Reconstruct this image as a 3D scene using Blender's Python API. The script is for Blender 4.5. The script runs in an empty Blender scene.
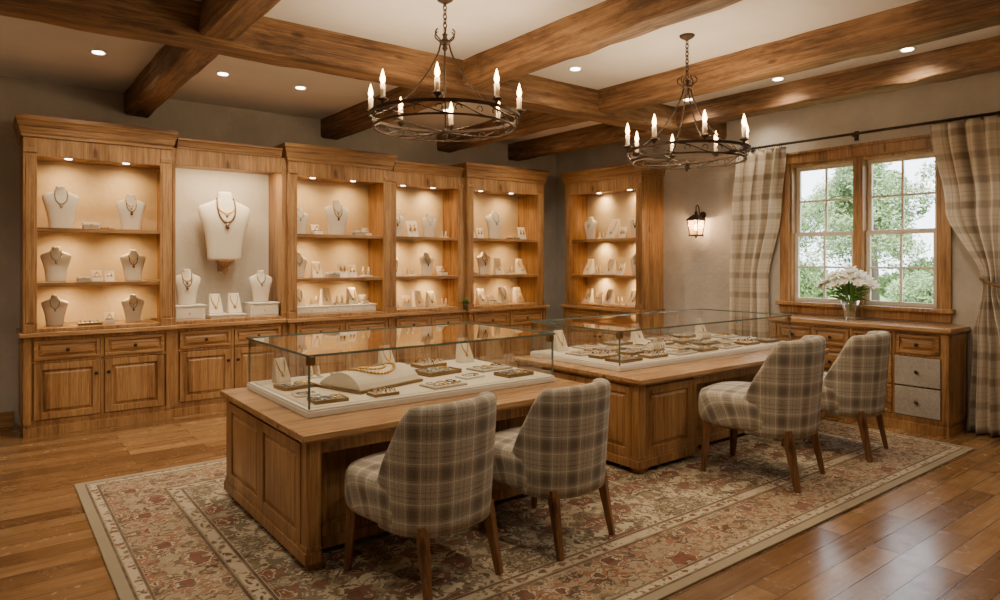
import bpy, bmesh, math, random
from mathutils import Vector, Matrix
random.seed(7)
S=bpy.context.scene
COL=S.collection
V=Vector
pi=math.pi
def sn(x): return max(0.0,math.sin(x))

# ------------------------------------------------------------------ materials
def newmat(name):
    m=bpy.data.materials.new(name); m.use_nodes=True
    nt=m.node_tree
    b=nt.nodes['Principled BSDF']
    return m,nt,b
def nd(nt,t,ins=None,**props):
    n=nt.nodes.new(t)
    for k,v in props.items(): setattr(n,k,v)
    if ins:
        for k,v in ins.items():
            if isinstance(v,bpy.types.NodeSocket): nt.links.new(v,n.inputs[k])
            else: n.inputs[k].default_value=v
    return n
def mth(nt,op,a,b=None,c=None):
    n=nt.nodes.new('ShaderNodeMath'); n.operation=op
    for i,v in enumerate((a,b,c)):
        if v is None: continue
        if isinstance(v,bpy.types.NodeSocket): nt.links.new(v,n.inputs[i])
        else: n.inputs[i].default_value=v
    return n.outputs[0]
def ramp(nt,fac,stops,interp='LINEAR'):
    n=nt.nodes.new('ShaderNodeValToRGB'); cr=n.color_ramp; cr.interpolation=interp
    while len(cr.elements)<len(stops): cr.elements.new(0.5)
    for e,(p,c) in zip(cr.elements,stops):
        e.position=p; e.color=(c[0],c[1],c[2],1)
    nt.links.new(fac,n.inputs[0]); return n.outputs[0]
def mix(nt,fac,a,b,mode='MIX'):
    n=nt.nodes.new('ShaderNodeMix'); n.data_type='RGBA'; n.blend_type=mode
    for idx,v in ((0,fac),(6,a),(7,b)):
        if isinstance(v,bpy.types.NodeSocket): nt.links.new(v,n.inputs[idx])
        elif idx==0: n.inputs[0].default_value=v
        else: n.inputs[idx].default_value=(v[0],v[1],v[2],1)
    return n.outputs[2]
def bump(nt,b,h,strength=0.2,dist=0.01):
    n=nd(nt,'ShaderNodeBump',{'Height':h,'Strength':strength,'Distance':dist})
    nt.links.new(n.outputs[0],b.inputs['Normal'])
def simple(name,col,rough=0.5,metal=0,var=0.06,scale=30,bmp=0.05,**kw):
    m,nt,b=newmat(name)
    tc=nd(nt,'ShaderNodeTexCoord')
    no=nd(nt,'ShaderNodeTexNoise',{'Vector':tc.outputs['Object'],'Scale':scale,'Detail':4.0})
    c=mix(nt,no.outputs[0],tuple(x*(1-var) for x in col),tuple(min(1,x*(1+var)) for x in col))
    nt.links.new(c,b.inputs['Base Color'])
    b.inputs['Roughness'].default_value=rough; b.inputs['Metallic'].default_value=metal
    for k,v in kw.items(): b.inputs[k].default_value=v
    if bmp: bump(nt,b,no.outputs[0],bmp,0.005)
    return m
def emis(name,col,st):
    m,nt,b=newmat(name)
    b.inputs['Base Color'].default_value=(*col,1)
    b.inputs['Emission Color'].default_value=(*col,1); b.inputs['Emission Strength'].default_value=st
    return m
def wood(name,axis,dark,mid,light,rough=0.40,fine=1.0,bs=0.2,wear=0.40,across=40.0,knots=0.85):
    m,nt,b=newmat(name)
    tc=nd(nt,'ShaderNodeTexCoord')
    def mp(along,acr):
        s=[acr]*3; s[axis]=along
        return nd(nt,'ShaderNodeMapping',{'Vector':tc.outputs['Object'],'Scale':tuple(s)}).outputs[0]
    n0=nd(nt,'ShaderNodeTexNoise',{'Vector':mp(0.8,4.0),'Scale':1.0,'Detail':3.0,'Distortion':0.8})
    n1=nd(nt,'ShaderNodeTexNoise',{'Vector':mp(1.3,across),'Scale':1.0,'Detail':8.0,'Roughness':0.68,'Distortion':0.5})
    n2=nd(nt,'ShaderNodeTexNoise',{'Vector':mp(6.0*fine,190.0*fine),'Scale':1.0,'Detail':3.0})
    n3=nd(nt,'ShaderNodeTexNoise',{'Vector':mp(2.0,7.0),'Scale':1.0,'Detail':8.0,'Roughness':0.75})
    a=mth(nt,'ADD',mth(nt,'MULTIPLY',n0.outputs[0],0.40),mth(nt,'MULTIPLY',n1.outputs[0],0.60))
    c=ramp(nt,a,[(0.36,dark),(0.47,mid),(0.61,light)])
    f=ramp(nt,n2.outputs[0],[(0.34,(0.42,0.37,0.33)),(0.5,(1,1,1))])
    c=mix(nt,0.6,c,f,'MULTIPLY')
    k=ramp(nt,n3.outputs[0],[(0.36,(0.40,0.34,0.29)),(0.5,(1,1,1))])
    c=mix(nt,wear,c,k,'MULTIPLY')
    vo=nd(nt,'ShaderNodeTexVoronoi',{'Vector':mp(1.5,3.8),'Scale':1.0,'Randomness':1.0})
    kn=ramp(nt,vo.outputs['Distance'],[(0.0,(0.22,0.15,0.10)),(0.05,(0.38,0.29,0.22)),(0.095,(1,1,1))])
    c=mix(nt,knots,c,kn,'MULTIPLY')
    nt.links.new(c,b.inputs['Base Color'])
    b.inputs['Roughness'].default_value=rough
    bump(nt,b,mth(nt,'ADD',n1.outputs[0],n2.outputs[0]),bs,0.004)
    return m
OD,OM,OL=(0.13,0.060,0.022),(0.305,0.155,0.058),(0.455,0.262,0.110)
WX=wood('oak_grain_x',0,OD,OM,OL); WY=wood('oak_grain_y',1,OD,OM,OL); WZ=wood('oak_grain_z',2,OD,OM,OL)
TX=wood('top_oak',0,(0.20,0.10,0.04),(0.37,0.203,0.086),(0.52,0.32,0.156),rough=0.24,wear=0.3)
BD,BM_,BL_=(0.060,0.029,0.013),(0.165,0.084,0.036),(0.31,0.175,0.080)
BX=wood('beam_x',0,BD,BM_,BL_,rough=0.7,bs=0.6,wear=0.75,across=34); BY=wood('beam_y',1,BD,BM_,BL_,rough=0.7,bs=0.6,wear=0.75,across=34)
LEGW=wood('leg_walnut',2,(0.10,0.045,0.018),(0.20,0.092,0.038),(0.30,0.15,0.065))
GREYW=wood('grey_drawer',1,(0.30,0.275,0.245),(0.37,0.34,0.305),(0.44,0.41,0.37),wear=0.15,knots=0.0)
IRON=simple('dark_iron',(0.050,0.032,0.022),0.5,0.7,0.3)
BRASS=simple('aged_brass',(0.25,0.16,0.07),0.35,1.0,0.2)
GOLD=simple('gold',(0.66,0.42,0.15),0.28,1.0)
SILV=simple('silver',(0.45,0.43,0.40),0.28,1.0)
PEARL=simple('pearl',(0.42,0.33,0.24),0.2)
STONE=simple('brown_bead',(0.17,0.09,0.05),0.25)
LINEN=simple('cream_linen',(0.70,0.62,0.49),0.8,var=0.05,scale=120,bmp=0.2)
WHITE=simple('white_board',(0.73,0.68,0.59),0.5,var=0.03)
VELV=simple('beige_velvet',(0.36,0.30,0.23),0.9,var=0.08,scale=80,bmp=0.15)
GREYV=simple('grey_velvet',(0.34,0.32,0.295),0.9,var=0.08,scale=80,bmp=0.15)
DARKB=simple('dark_leather',(0.10,0.06,0.035),0.5)
CANDLE=simple('ivory_sleeve',(0.78,0.66,0.47),0.5,**{'Emission Color':(1,0.6,0.3,1),'Emission Strength':0.08})
BULB=emis('bulb_glow',(1.0,0.56,0.20),30.0)
DOWN=emis('downlight_glow',(1.0,0.88,0.70),16.0)
TRIMW=simple('white_ring',(0.8,0.78,0.74),0.5)
SASH=simple('sash_ivory',(0.60,0.52,0.42),0.5,var=0.05)
LEAF=simple('leaf_green',(0.13,0.27,0.055),0.6,var=0.5,scale=3)
PETAL=simple('white_petal',(0.92,0.92,0.86),0.6)
TERRA=simple('pot_dark',(0.10,0.07,0.05),0.6)
BARK=simple('bark',(0.12,0.09,0.07),0.9,var=0.4)
def plaster(name,c1,c2,bs):
    m,nt,b=newmat(name)
    tc=nd(nt,'ShaderNodeTexCoord')
    a=nd(nt,'ShaderNodeTexNoise',{'Vector':tc.outputs['Object'],'Scale':1.3,'Detail':6.0,'Roughness':0.65})
    g=nd(nt,'ShaderNodeTexNoise',{'Vector':tc.outputs['Object'],'Scale':22.0,'Detail':5.0})
    c=mix(nt,ramp(nt,a.outputs[0],[(0.35,(0,0,0)),(0.65,(1,1,1))]),c1,c2)
    nt.links.new(c,b.inputs['Base Color']); b.inputs['Roughness'].default_value=0.9
    bump(nt,b,mth(nt,'ADD',mth(nt,'MULTIPLY',a.outputs[0],2.0),g.outputs[0]),bs,0.02)
    return m
WALL=plaster('wall_plaster',(0.39,0.358,0.315),(0.52,0.48,0.435),0.35)
CEIL=plaster('ceiling_plaster',(0.60,0.575,0.56),(0.68,0.655,0.64),0.12)
NICHE=plaster('niche_plaster',(0.46,0.36,0.225),(0.58,0.47,0.32),0.2)
NICHE2=plaster('niche_pale',(0.50,0.445,0.36),(0.58,0.525,0.44),0.2)
# floor planks
m,nt,b=newmat('plank_floor'); FLOOR=m
tc=nd(nt,'ShaderNodeTexCoord')
br=nd(nt,'ShaderNodeTexBrick',{'Vector':tc.outputs['Object'],'Color1':(0,0,0,1),'Color2':(1,1,1,1),'Mortar':(0.5,0.5,0.5,1),'Scale':1.0,'Mortar Size':0.0026,'Mortar Smooth':0.2,'Bias':0.0,'Brick Width':1.5,'Row Height':0.155},offset=0.37)
sep=nd(nt,'ShaderNodeSeparateColor',{'Color':br.outputs['Color']})
rnd=sep.outputs[0]
off=nd(nt,'ShaderNodeCombineXYZ',{'X':mth(nt,'MULTIPLY',rnd,17.0),'Y':mth(nt,'MULTIPLY',rnd,31.0),'Z':0.0})
va=nd(nt,'ShaderNodeVectorMath',{0:tc.outputs['Object'],1:off.outputs[0]},operation='ADD')
mp1=nd(nt,'ShaderNodeMapping',{'Vector':va.outputs[0],'Scale':(1.0,20,1)})
mp2=nd(nt,'ShaderNodeMapping',{'Vector':va.outputs[0],'Scale':(4,130,1)})
n1=nd(nt,'ShaderNodeTexNoise',{'Vector':mp1.outputs[0],'Scale':1.0,'Detail':8.0,'Roughness':0.68,'Distortion':0.9})
n2=nd(nt,'ShaderNodeTexNoise',{'Vector':mp2.outputs[0],'Scale':1.0,'Detail':3.0})
n3=nd(nt,'ShaderNodeTexNoise',{'Vector':va.outputs[0],'Scale':3.5,'Detail':6.0,'Roughness':0.7})
g=mth(nt,'ADD',mth(nt,'MULTIPLY',n1.outputs[0],0.6),mth(nt,'MULTIPLY',rnd,0.4))
c=ramp(nt,g,[(0.22,(0.10,0.046,0.018)),(0.5,(0.215,0.110,0.044)),(0.75,(0.355,0.205,0.092))])
c=mix(nt,0.55,c,ramp(nt,n2.outputs[0],[(0.3,(0.55,0.5,0.45)),(0.55,(1,1,1))]),'MULTIPLY')
c=mix(nt,0.45,c,ramp(nt,n3.outputs[0],[(0.32,(0.45,0.40,0.36)),(0.5,(1,1,1))]),'MULTIPLY')
c=mix(nt,br.outputs['Fac'],c,(0.03,0.014,0.007))
nt.links.new(c,b.inputs['Base Color'])
nt.links.new(ramp(nt,n3.outputs[0],[(0.3,(0.17,)*3),(0.7,(0.31,)*3)]),b.inputs['Roughness'])
bump(nt,b,mth(nt,'SUBTRACT',mth(nt,'MULTIPLY',n1.outputs[0],0.4),br.outputs['Fac']),0.25,0.004)
# plaid
def plaid(name,period,bands,weave=0.35,off=10.13,vmix=0.5,ws=200.0):
    m,nt,b=newmat(name)
    uv=nd(nt,'ShaderNodeUVMap')
    sp=nd(nt,'ShaderNodeSeparateXYZ',{'Vector':uv.outputs[0]})
    outs=[]
    for i in (0,1):
        f=mth(nt,'FRACT',mth(nt,'ADD',mth(nt,'DIVIDE',sp.outputs[i],period),off))
        outs.append(ramp(nt,f,bands,'CONSTANT'))
    w=mix(nt,vmix,outs[0],outs[1])
    n=nd(nt,'ShaderNodeTexNoise',{'Vector':uv.outputs[0],'Scale':ws,'Detail':2.0})
    c=mix(nt,weave,w,ramp(nt,n.outputs[0],[(0.35,(0.35,)*3),(0.62,(1,1,1))]),'MULTIPLY')
    nt.links.new(c,b.inputs['Base Color']); b.inputs['Roughness'].default_value=0.95
    b.inputs['Sheen Weight'].default_value=0.1
    bump(nt,b,n.outputs[0],0.35,0.002)
    return m
A=(0.43,0.38,0.305); B=(0.17,0.14,0.11); C=(0.76,0.685,0.56); E=(0.26,0.22,0.175)
PLAID=plaid('plaid_upholstery',0.19,[(0,A),(0.08,C),(0.11,A),(0.17,E),(0.24,B),(0.44,E),(0.51,A),(0.57,C),(0.60,A),(0.72,E),(0.76,A),(0.87,E),(0.90,A)],0.5,ws=150)
A2=(0.74,0.66,0.55); B2=(0.28,0.225,0.168); C2=(0.50,0.43,0.34)
CURT=plaid('plaid_curtain',0.23,[(0,A2),(0.12,C2),(0.16,B2),(0.42,C2),(0.46,A2),(0.64,C2),(0.67,A2),(0.82,C2),(0.85,A2)],0.25,vmix=0.42)
# rug
RX0,RX1,RY0,RY1=0.5,6.62,2.03,5.6
HX,HY=(RX1-RX0)/2,(RY1-RY0)/2
m,nt,b=newmat('rug_pattern'); RUG=m
tc=nd(nt,'ShaderNodeTexCoord')
sp=nd(nt,'ShaderNodeSeparateXYZ',{'Vector':tc.outputs['Object']})
ax=mth(nt,'ABSOLUTE',sp.outputs[0]); ay=mth(nt,'ABSOLUTE',sp.outputs[1])
dx=mth(nt,'SUBTRACT',HX,ax); dy=mth(nt,'SUBTRACT',HY,ay); dmin=mth(nt,'MINIMUM',dx,dy)
px=mth(nt,'PINGPONG',sp.outputs[0],0.62); py=mth(nt,'PINGPONG',sp.outputs[1],0.55)
cv=nd(nt,'ShaderNodeCombineXYZ',{'X':px,'Y':py,'Z':0.0}).outputs[0]
ds=nd(nt,'ShaderNodeTexNoise',{'Vector':cv,'Scale':12.0,'Detail':3.0,'Roughness':0.55})
dv=nd(nt,'ShaderNodeVectorMath',{0:ds.outputs['Color'],1:(0.5,0.5,0.5)},operation='SUBTRACT')
dv2=nd(nt,'ShaderNodeVectorMath',{0:dv.outputs[0],'Scale':0.16},operation='SCALE')
cw=nd(nt,'ShaderNodeVectorMath',{0:cv,1:dv2.outputs[0]},operation='ADD').outputs[0]
cream=(0.50,0.415,0.295); tan=(0.29,0.22,0.14); red=(0.165,0.045,0.026); rust=(0.26,0.110,0.058); brn=(0.085,0.052,0.033); olive=(0.16,0.13,0.08)
W1=(1,1,1);K=(0,0,0)
def layer(base,vec,scale,rings,thr):
    vo=nd(nt,'ShaderNodeTexVoronoi',{'Vector':vec,'Scale':scale,'Randomness':0.85})
    colr=ramp(nt,vo.outputs['Distance'],rings,'CONSTANT')
    mk=ramp(nt,vo.outputs['Distance'],[(0,W1),(thr,K)],'CONSTANT')
    return mix(nt,mk,base,colr)
def vine(base,vec,scale,col,wd):
    n=nd(nt,'ShaderNodeTexNoise',{'Vector':vec,'Scale':scale,'Detail':1.0,'Distortion':0.6})
    d=mth(nt,'ABSOLUTE',mth(nt,'SUBTRACT',n.outputs[0],0.5))
    return mix(nt,ramp(nt,d,[(0,W1),(wd,K)],'CONSTANT'),base,col)
o2=nd(nt,'ShaderNodeVectorMath',{0:cw,1:(3.1,7.7,0.0)},operation='ADD').outputs[0]
o3=nd(nt,'ShaderNodeVectorMath',{0:cw,1:(9.3,1.2,0.0)},operation='ADD').outputs[0]
bgn=nd(nt,'ShaderNodeTexNoise',{'Vector':o3,'Scale':4.0,'Detail':1.0})
field=ramp(nt,bgn.outputs[0],[(0,tan),(0.40,cream),(0.60,(0.39,0.31,0.21))],'CONSTANT')
field=vine(field,o2,8.0,brn,0.034)
field=vine(field,o3,9.5,olive,0.030)
field=layer(field,o2,13.0,[(0,rust),(0.14,brn),(0.28,tan)],0.36)
field=layer(field,cw,5.2,[(0,cream),(0.05,red),(0.17,rust),(0.21,cream),(0.24,brn),(0.28,red),(0.37,brn)],0.41)
bord=vine((0.33,0.26,0.17),o3,8.5,brn,0.04)
bord=vine(bord,o2,10.0,rust,0.03)
bord=layer(bord,o3,12.0,[(0,brn),(0.16,rust),(0.28,cream)],0.34)
bord=layer(bord,o2,5.2,[(0,cream),(0.07,red),(0.24,brn),(0.29,cream),(0.33,rust)],0.41)
dn=mth(nt,'DIVIDE',dmin,0.8)
isb=ramp(nt,dn,[(0,K),(0.17,W1),(0.60,K)],'CONSTANT')
g2=layer(cream,o2,20.0,[(0,red),(0.26,brn),(0.36,tan)],0.44)
linec=ramp(nt,dn,[(0,(0.29,0.235,0.16)),(0.07,brn),(0.085,tan),(0.15,brn),(0.165,tan),(0.60,brn),(0.62,tan),(0.63,tan),(0.71,tan),(0.715,brn),(0.735,cream)],'CONSTANT')
isl=ramp(nt,dn,[(0,W1),(0.09,K),(0.145,W1),(0.17,K),(0.60,W1),(0.63,K),(0.71,W1),(0.74,K)],'CONSTANT')
isg=ramp(nt,dn,[(0,K),(0.09,W1),(0.145,K),(0.63,W1),(0.71,K)],'CONSTANT')
c=mix(nt,isb,field,bord); c=mix(nt,isg,c,g2); c=mix(nt,isl,c,linec)
wn=nd(nt,'ShaderNodeTexNoise',{'Vector':tc.outputs['Object'],'Scale':4.5,'Detail':12.0,'Roughness':0.85})
c=mix(nt,ramp(nt,wn.outputs[0],[(0.38,(0.40,)*3),(0.60,(0.0,)*3)]),c,(0.36,0.29,0.20))
nt.links.new(c,b.inputs['Base Color']); b.inputs['Roughness'].default_value=1.0
fz=nd(nt,'ShaderNodeTexNoise',{'Vector':tc.outputs['Object'],'Scale':220.0,'Detail':2.0})
bump(nt,b,fz.outputs[0],0.5,0.004)
# glass
def glassmat(name,tint,k=0.8,base=0.06):
    m=bpy.data.materials.new(name); m.use_nodes=True; nt=m.node_tree
    nt.nodes.clear()
    o=nd(nt,'ShaderNodeOutputMaterial')
    t=nd(nt,'ShaderNodeBsdfTransparent',{'Color':(*tint,1)})
    g=nd(nt,'ShaderNodeBsdfGlossy',{'Color':(1,1,1,1),'Roughness':0.015})
    lw=nd(nt,'ShaderNodeLayerWeight',{'Blend':0.5})
    f=mth(nt,'ADD',mth(nt,'MULTIPLY',mth(nt,'POWER',lw.outputs['Facing'],2.6),k),base)
    mx=nd(nt,'ShaderNodeMixShader',{0:f,1:t.outputs[0],2:g.outputs[0]})
    nt.links.new(mx.outputs[0],o.inputs[0]); return m
GLASS=glassmat('clear_glass',(0.96,0.975,0.965),0.85,0.07)
WGLASS=glassmat('window_glass',(0.98,0.99,0.99),0.3,0.02)
GEDGE=simple('glass_edge_dark',(0.12,0.16,0.14),0.10,0,0.1,bmp=0)

# ------------------------------------------------------------------ mesh builder
class MB:
    def __init__(s): s.v=[];s.f=[];s.m=[]
    def add(s,vs,fs,m=0):
        o=len(s.v); s.v+= [tuple(x) for x in vs]; s.f+=[[i+o for i in f] for f in fs]; s.m+=[m]*len(fs); return s
    def hexa(s,p,m=0):
        return s.add(p,[(0,3,2,1),(4,5,6,7),(0,1,5,4),(1,2,6,5),(2,3,7,6),(3,0,4,7)],m)
    def box(s,x0,x1,y0,y1,z0,z1,m=0):
        return s.hexa([(x0,y0,z0),(x1,y0,z0),(x1,y1,z0),(x0,y1,z0),(x0,y0,z1),(x1,y0,z1),(x1,y1,z1),(x0,y1,z1)],m)
    def fr(s,a,za,b,zb,m=0):
        return s.hexa([(a[0],a[2],za),(a[1],a[2],za),(a[1],a[3],za),(a[0],a[3],za),(b[0],b[2],zb),(b[1],b[2],zb),(b[1],b[3],zb),(b[0],b[3],zb)],m)
    def panel(s,o,u,n,w,h,t=0.022,rail=0.07,raised=True):
        o=V(o);u=V(u);n=V(n);z=V((0,0,1))
        def bx(a0,a1,b0,b1,d0,d1,i=0):
            q=[]
            for d,ii in ((d0,0),(d1,i)):
                q+=[o+u*(a0+ii)+z*(b0+ii)+n*d,o+u*(a1-ii)+z*(b0+ii)+n*d,o+u*(a1-ii)+z*(b1-ii)+n*d,o+u*(a0+ii)+z*(b1-ii)+n*d]
            s.hexa(q)
        bx(0,rail,0,h,0,t); bx(w-rail,w,0,h,0,t); bx(rail,w-rail,0,rail,0,t); bx(rail,w-rail,h-rail,h,0,t)
        bx(rail,w-rail,rail,h-rail,0,t*0.3)
        if raised and w-2*rail>0.08:
            bx(rail+0.012,w-rail-0.012,rail+0.012,h-rail-0.012,t*0.3,t*0.85,0.022)
        return s
    def lathe(s,prof,c=(0,0,0),seg=20,m=0):
        n=len(prof); vs=[]
        for r,z in prof:
            for k in range(seg):
                a=2*pi*k/seg; vs.append((c[0]+r*math.cos(a),c[1]+r*math.sin(a),c[2]+z))
        fs=[]
        for i in range(n-1):
            for k in range(seg):
                k2=(k+1)%seg; fs.append((i*seg+k,i*seg+k2,(i+1)*seg+k2,(i+1)*seg+k))
        fs.append(tuple(range(seg-1,-1,-1))); fs.append(tuple((n-1)*seg+k for k in range(seg)))
        return s.add(vs,fs,m)
    def tube(s,pts,r,seg=8,closed=False,m=0):
        pts=[V(p) for p in pts]; n=len(pts); vs=[]
        up=V((0,0,1)); prev=None
        for i,p in enumerate(pts):
            a=pts[(i-1)%n] if (closed or i>0) else p; b=pts[(i+1)%n] if (closed or i<n-1) else p
            t=(b-a).normalized()
            if prev is None:
                prev=up.cross(t)
                if prev.length<1e-3: prev=V((1,0,0))
            x=(prev-t*prev.dot(t)); 
            if x.length<1e-4: x=t.orthogonal()
            x.normalize(); prev=x; y=t.cross(x)
            rr=r[i] if isinstance(r,(list,tuple)) else r
            for k in range(seg):
                q=2*pi*(k+0.5)/seg; vs.append(p+x*(rr*math.cos(q))+y*(rr*math.sin(q)))
        fs=[]
        for i in range(n if closed else n-1):
            j=(i+1)%n
            for k in range(seg):
                k2=(k+1)%seg; fs.append((i*seg+k,i*seg+k2,j*seg+k2,j*seg+k))
        if not closed:
            fs.append(tuple(range(seg-1,-1,-1))); fs.append(tuple((n-1)*seg+k for k in range(seg)))
        return s.add(vs,fs,m)
    def ring(s,c,R,r,axis='z',seg=24,ts=8,m=0):
        c=V(c); e={'z':(V((1,0,0)),V((0,1,0))),'x':(V((0,1,0)),V((0,0,1))),'y':(V((1,0,0)),V((0,0,1)))}[axis]
        return s.tube([c+e[0]*(R*math.cos(2*pi*k/seg))+e[1]*(R*math.sin(2*pi*k/seg)) for k in range(seg)],r,ts,True,m)
    def sphere(s,c,r,seg=10,sz=1.0,m=0):
        n=max(4,seg//2)
        return s.lathe([(max(1e-4,r*math.sin(pi*i/n)),-r*sz*math.cos(pi*i/n)) for i in range(n+1)],c,seg,m)
    def loft(s,secs,seg=28,p=2.4,m=0):
        vs=[]
        for z,hw,hd,yc in secs:
            for k in range(seg):
                a=2*pi*k/seg; ca,sa=math.cos(a),math.sin(a)
                vs.append((hw*math.copysign(abs(ca)**(2/p),ca),yc+hd*math.copysign(abs(sa)**(2/p),sa),z))
        fs=[]
        for i in range(len(secs)-1):
            for k in range(seg):
                k2=(k+1)%seg; fs.append((i*seg+k,i*seg+k2,(i+1)*seg+k2,(i+1)*seg+k))
        fs.append(tuple(range(seg-1,-1,-1))); fs.append(tuple((len(secs)-1)*seg+k for k in range(seg)))
        return s.add(vs,fs,m)
    def mesh(s,name,mats,smooth=False,recalc=True):
        me=bpy.data.meshes.new(name); me.from_pydata(s.v,[],s.f)
        if not isinstance(mats,(list,tuple)): mats=[mats]
        for x in mats: me.materials.append(x)
        for p,mi in zip(me.polygons,s.m): p.material_index=mi; p.use_smooth=smooth
        if recalc:
            bm=bmesh.new(); bm.from_mesh(me); bmesh.ops.recalc_face_normals(bm,faces=bm.faces); bm.to_mesh(me); bm.free()
        return me

def obj(name,data,parent=None,loc=(0,0,0),rot=0,scale=1,bevel=0,sub=0,label=None,category=None,group=None,kind=None,autos=False):
    o=bpy.data.objects.new(name,data); COL.objects.link(o)
    o.location=loc; o.rotation_euler=(0,0,rot) if not isinstance(rot,(tuple,list)) else rot
    o.scale=(scale,)*3 if not isinstance(scale,(tuple,list)) else scale
    if parent: o.parent=parent
    if bevel:
        b=o.modifiers.new('bevel','BEVEL'); b.width=bevel; b.segments=2; b.limit_method='ANGLE'; b.angle_limit=math.radians(40)
    if sub:
        b=o.modifiers.new('sub','SUBSURF'); b.levels=sub; b.render_levels=sub
    if label: o['label']=label
    if category: o['category']=category
    if group: o['group']=group
    if kind: o['kind']=kind
    return o
def empty(name,loc,rot=0,scale=1,**k):
    o=obj(name,None,None,loc,rot,scale,**k); o.empty_display_size=0.1; return o
def copy_thing(root,loc,rot=None,scale=None,label=None,group=None):
    def rec(o,par):
        c=o.copy(); COL.objects.link(c)
        if par: c.parent=par
        for ch in o.children: rec(ch,c)
        return c
    r=rec(root,None); r.location=loc
    if rot is not None: r.rotation_euler=(0,0,rot)
    if scale is not None: r.scale=(scale,)*3
    if label: r['label']=label
    if group: r['group']=group
    return r
def light(kind,loc,power,col=(1,0.78,0.52),parent=None,rot=(0,0,0),name='lamp_light',**k):
    d=bpy.data.lights.new(name,kind); d.energy=power; d.color=col
    for a,b in k.items(): setattr(d,a,b)
    o=bpy.data.objects.new(name,d); COL.objects.link(o); o.location=loc; o.rotation_euler=rot
    if parent: o.parent=parent
    return o

# ------------------------------------------------------------------ room
XL,XR,YN,YF,ZC=-1.5,7.3,-1.6,8.0,3.36
def struct(name,mb,mat,**k): return obj(name,mb.mesh(name,mat),kind='structure',**k)
struct('floor',MB().box(XL-0.2,XR+0.2,YN-0.2,YF+0.2,-0.1,0),FLOOR)
struct('ceiling',MB().box(XL-0.2,XR+0.2,YN-0.2,YF+0.2,ZC,ZC+0.1),CEIL)
struct('wall_back',MB().box(XL-0.2,XR+0.2,YF,YF+0.2,0,ZC),WALL)
struct('wall_left',MB().box(XL-0.2,XL,YN,YF,0,ZC),WALL)
struct('wall_front',MB().box(XL-0.2,XR+0.2,YN-0.2,YN,0,ZC),WALL)
WY0,WY1,WZ0,WZ1=2.52,4.05,1.13,2.69
wr=MB().box(XR,XR+0.2,YN,WY0,0,ZC).box(XR,XR+0.2,WY1,YF,0,ZC).box(XR,XR+0.2,WY0,WY1,0,WZ0).box(XR,XR+0.2,WY0,WY1,WZ1,ZC)
struct('wall_right',wr,WALL)
struct('baseboard_back',MB().box(XL,0.22,YF-0.025,YF,0,0.14).box(XL,0.22,YF-0.035,YF,0,0.03),WX,bevel=0.005)
struct('baseboard_right',MB().box(XR-0.025,XR,YN,2.25,0,0.14).box(XR-0.025,XR,4.25,5.75,0,0.14),WY,bevel=0.005)
struct('baseboard_left',MB().box(XL,XL+0.025,YN,YF,0,0.14),WY,bevel=0.005)
ZB=3.13
rb=random.Random(11)
def beam(i,axis,a0,a1,c,hw,z0):
    n=int((a1-a0)/0.22); ch=0.022; vs=[]
    sec=[(-hw+ch,z0),(hw-ch,z0),(hw,z0+ch),(hw,ZC+0.01),(-hw,ZC+0.01),(-hw,z0+ch)]
    for k in range(n+1):
        t=a0+(a1-a0)*k/n
        for (q,z) in sec:
            jq=rb.uniform(-0.008,0.008); jz=rb.uniform(-0.008,0.008) if z<ZC else 0
            vs.append((t,c+q+jq,z+jz) if axis==0 else (c+q+jq,t,z+jz))
    fs=[]; m=len(sec)
    for k in range(n):
        for j in range(m):
            j2=(j+1)%m; fs.append((k*m+j,k*m+j2,(k+1)*m+j2,(k+1)*m+j))
    fs.append(tuple(range(m))[::-1]); fs.append(tuple(n*m+j for j in range(m)))
    struct('trim_%d'%i,MB().add(vs,fs),BX if axis==0 else BY,bevel=0.006)
beam(1,0,XL,XR,5.01,0.15,ZB-0.03)
for i,x in enumerate((1.28,3.45,5.15,6.42)):
    beam(2+2*i,1,YN,4.87,x,0.12,ZB); beam(3+2*i,1,5.15,YF,x,0.12,ZB)
# window
win=empty('window_1',(XR,0,0),kind='structure')
cs=MB()
c0=-0.03
cs.box(c0,0.0,WY0-0.10,WY0+0.01,WZ0-0.02,WZ1+0.10).box(c0,0.0,WY1-0.01,WY1+0.10,WZ0-0.02,WZ1+0.10)
cs.box(c0-0.01,0.0,WY0-0.13,WY1+0.13,WZ1,WZ1+0.10).box(c0-0.03,0.0,WY0-0.15,WY1+0.15,WZ1+0.10,WZ1+0.13)
cs.box(c0-0.05,0.12,WY0-0.13,WY1+0.13,WZ0-0.04,WZ0).box(c0,0.0,WY0-0.10,WY1+0.10,WZ0-0.13,WZ0-0.04)
YM=(WY0+WY1)/2
cs.box(0.0,0.14,WY0,WY0+0.035,WZ0,WZ1).box(0.0,0.14,WY1-0.035,WY1,WZ0,WZ1).box(0.0,0.14,WY0,WY1,WZ1-0.035,WZ1).box(-0.015,0.14,YM-0.05,YM+0.05,WZ0,WZ1)
obj('window_casing',cs.mesh('window_casing',WZ),win,bevel=0.006)
ZM=(WZ0+WZ1)/2-0.02
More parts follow.
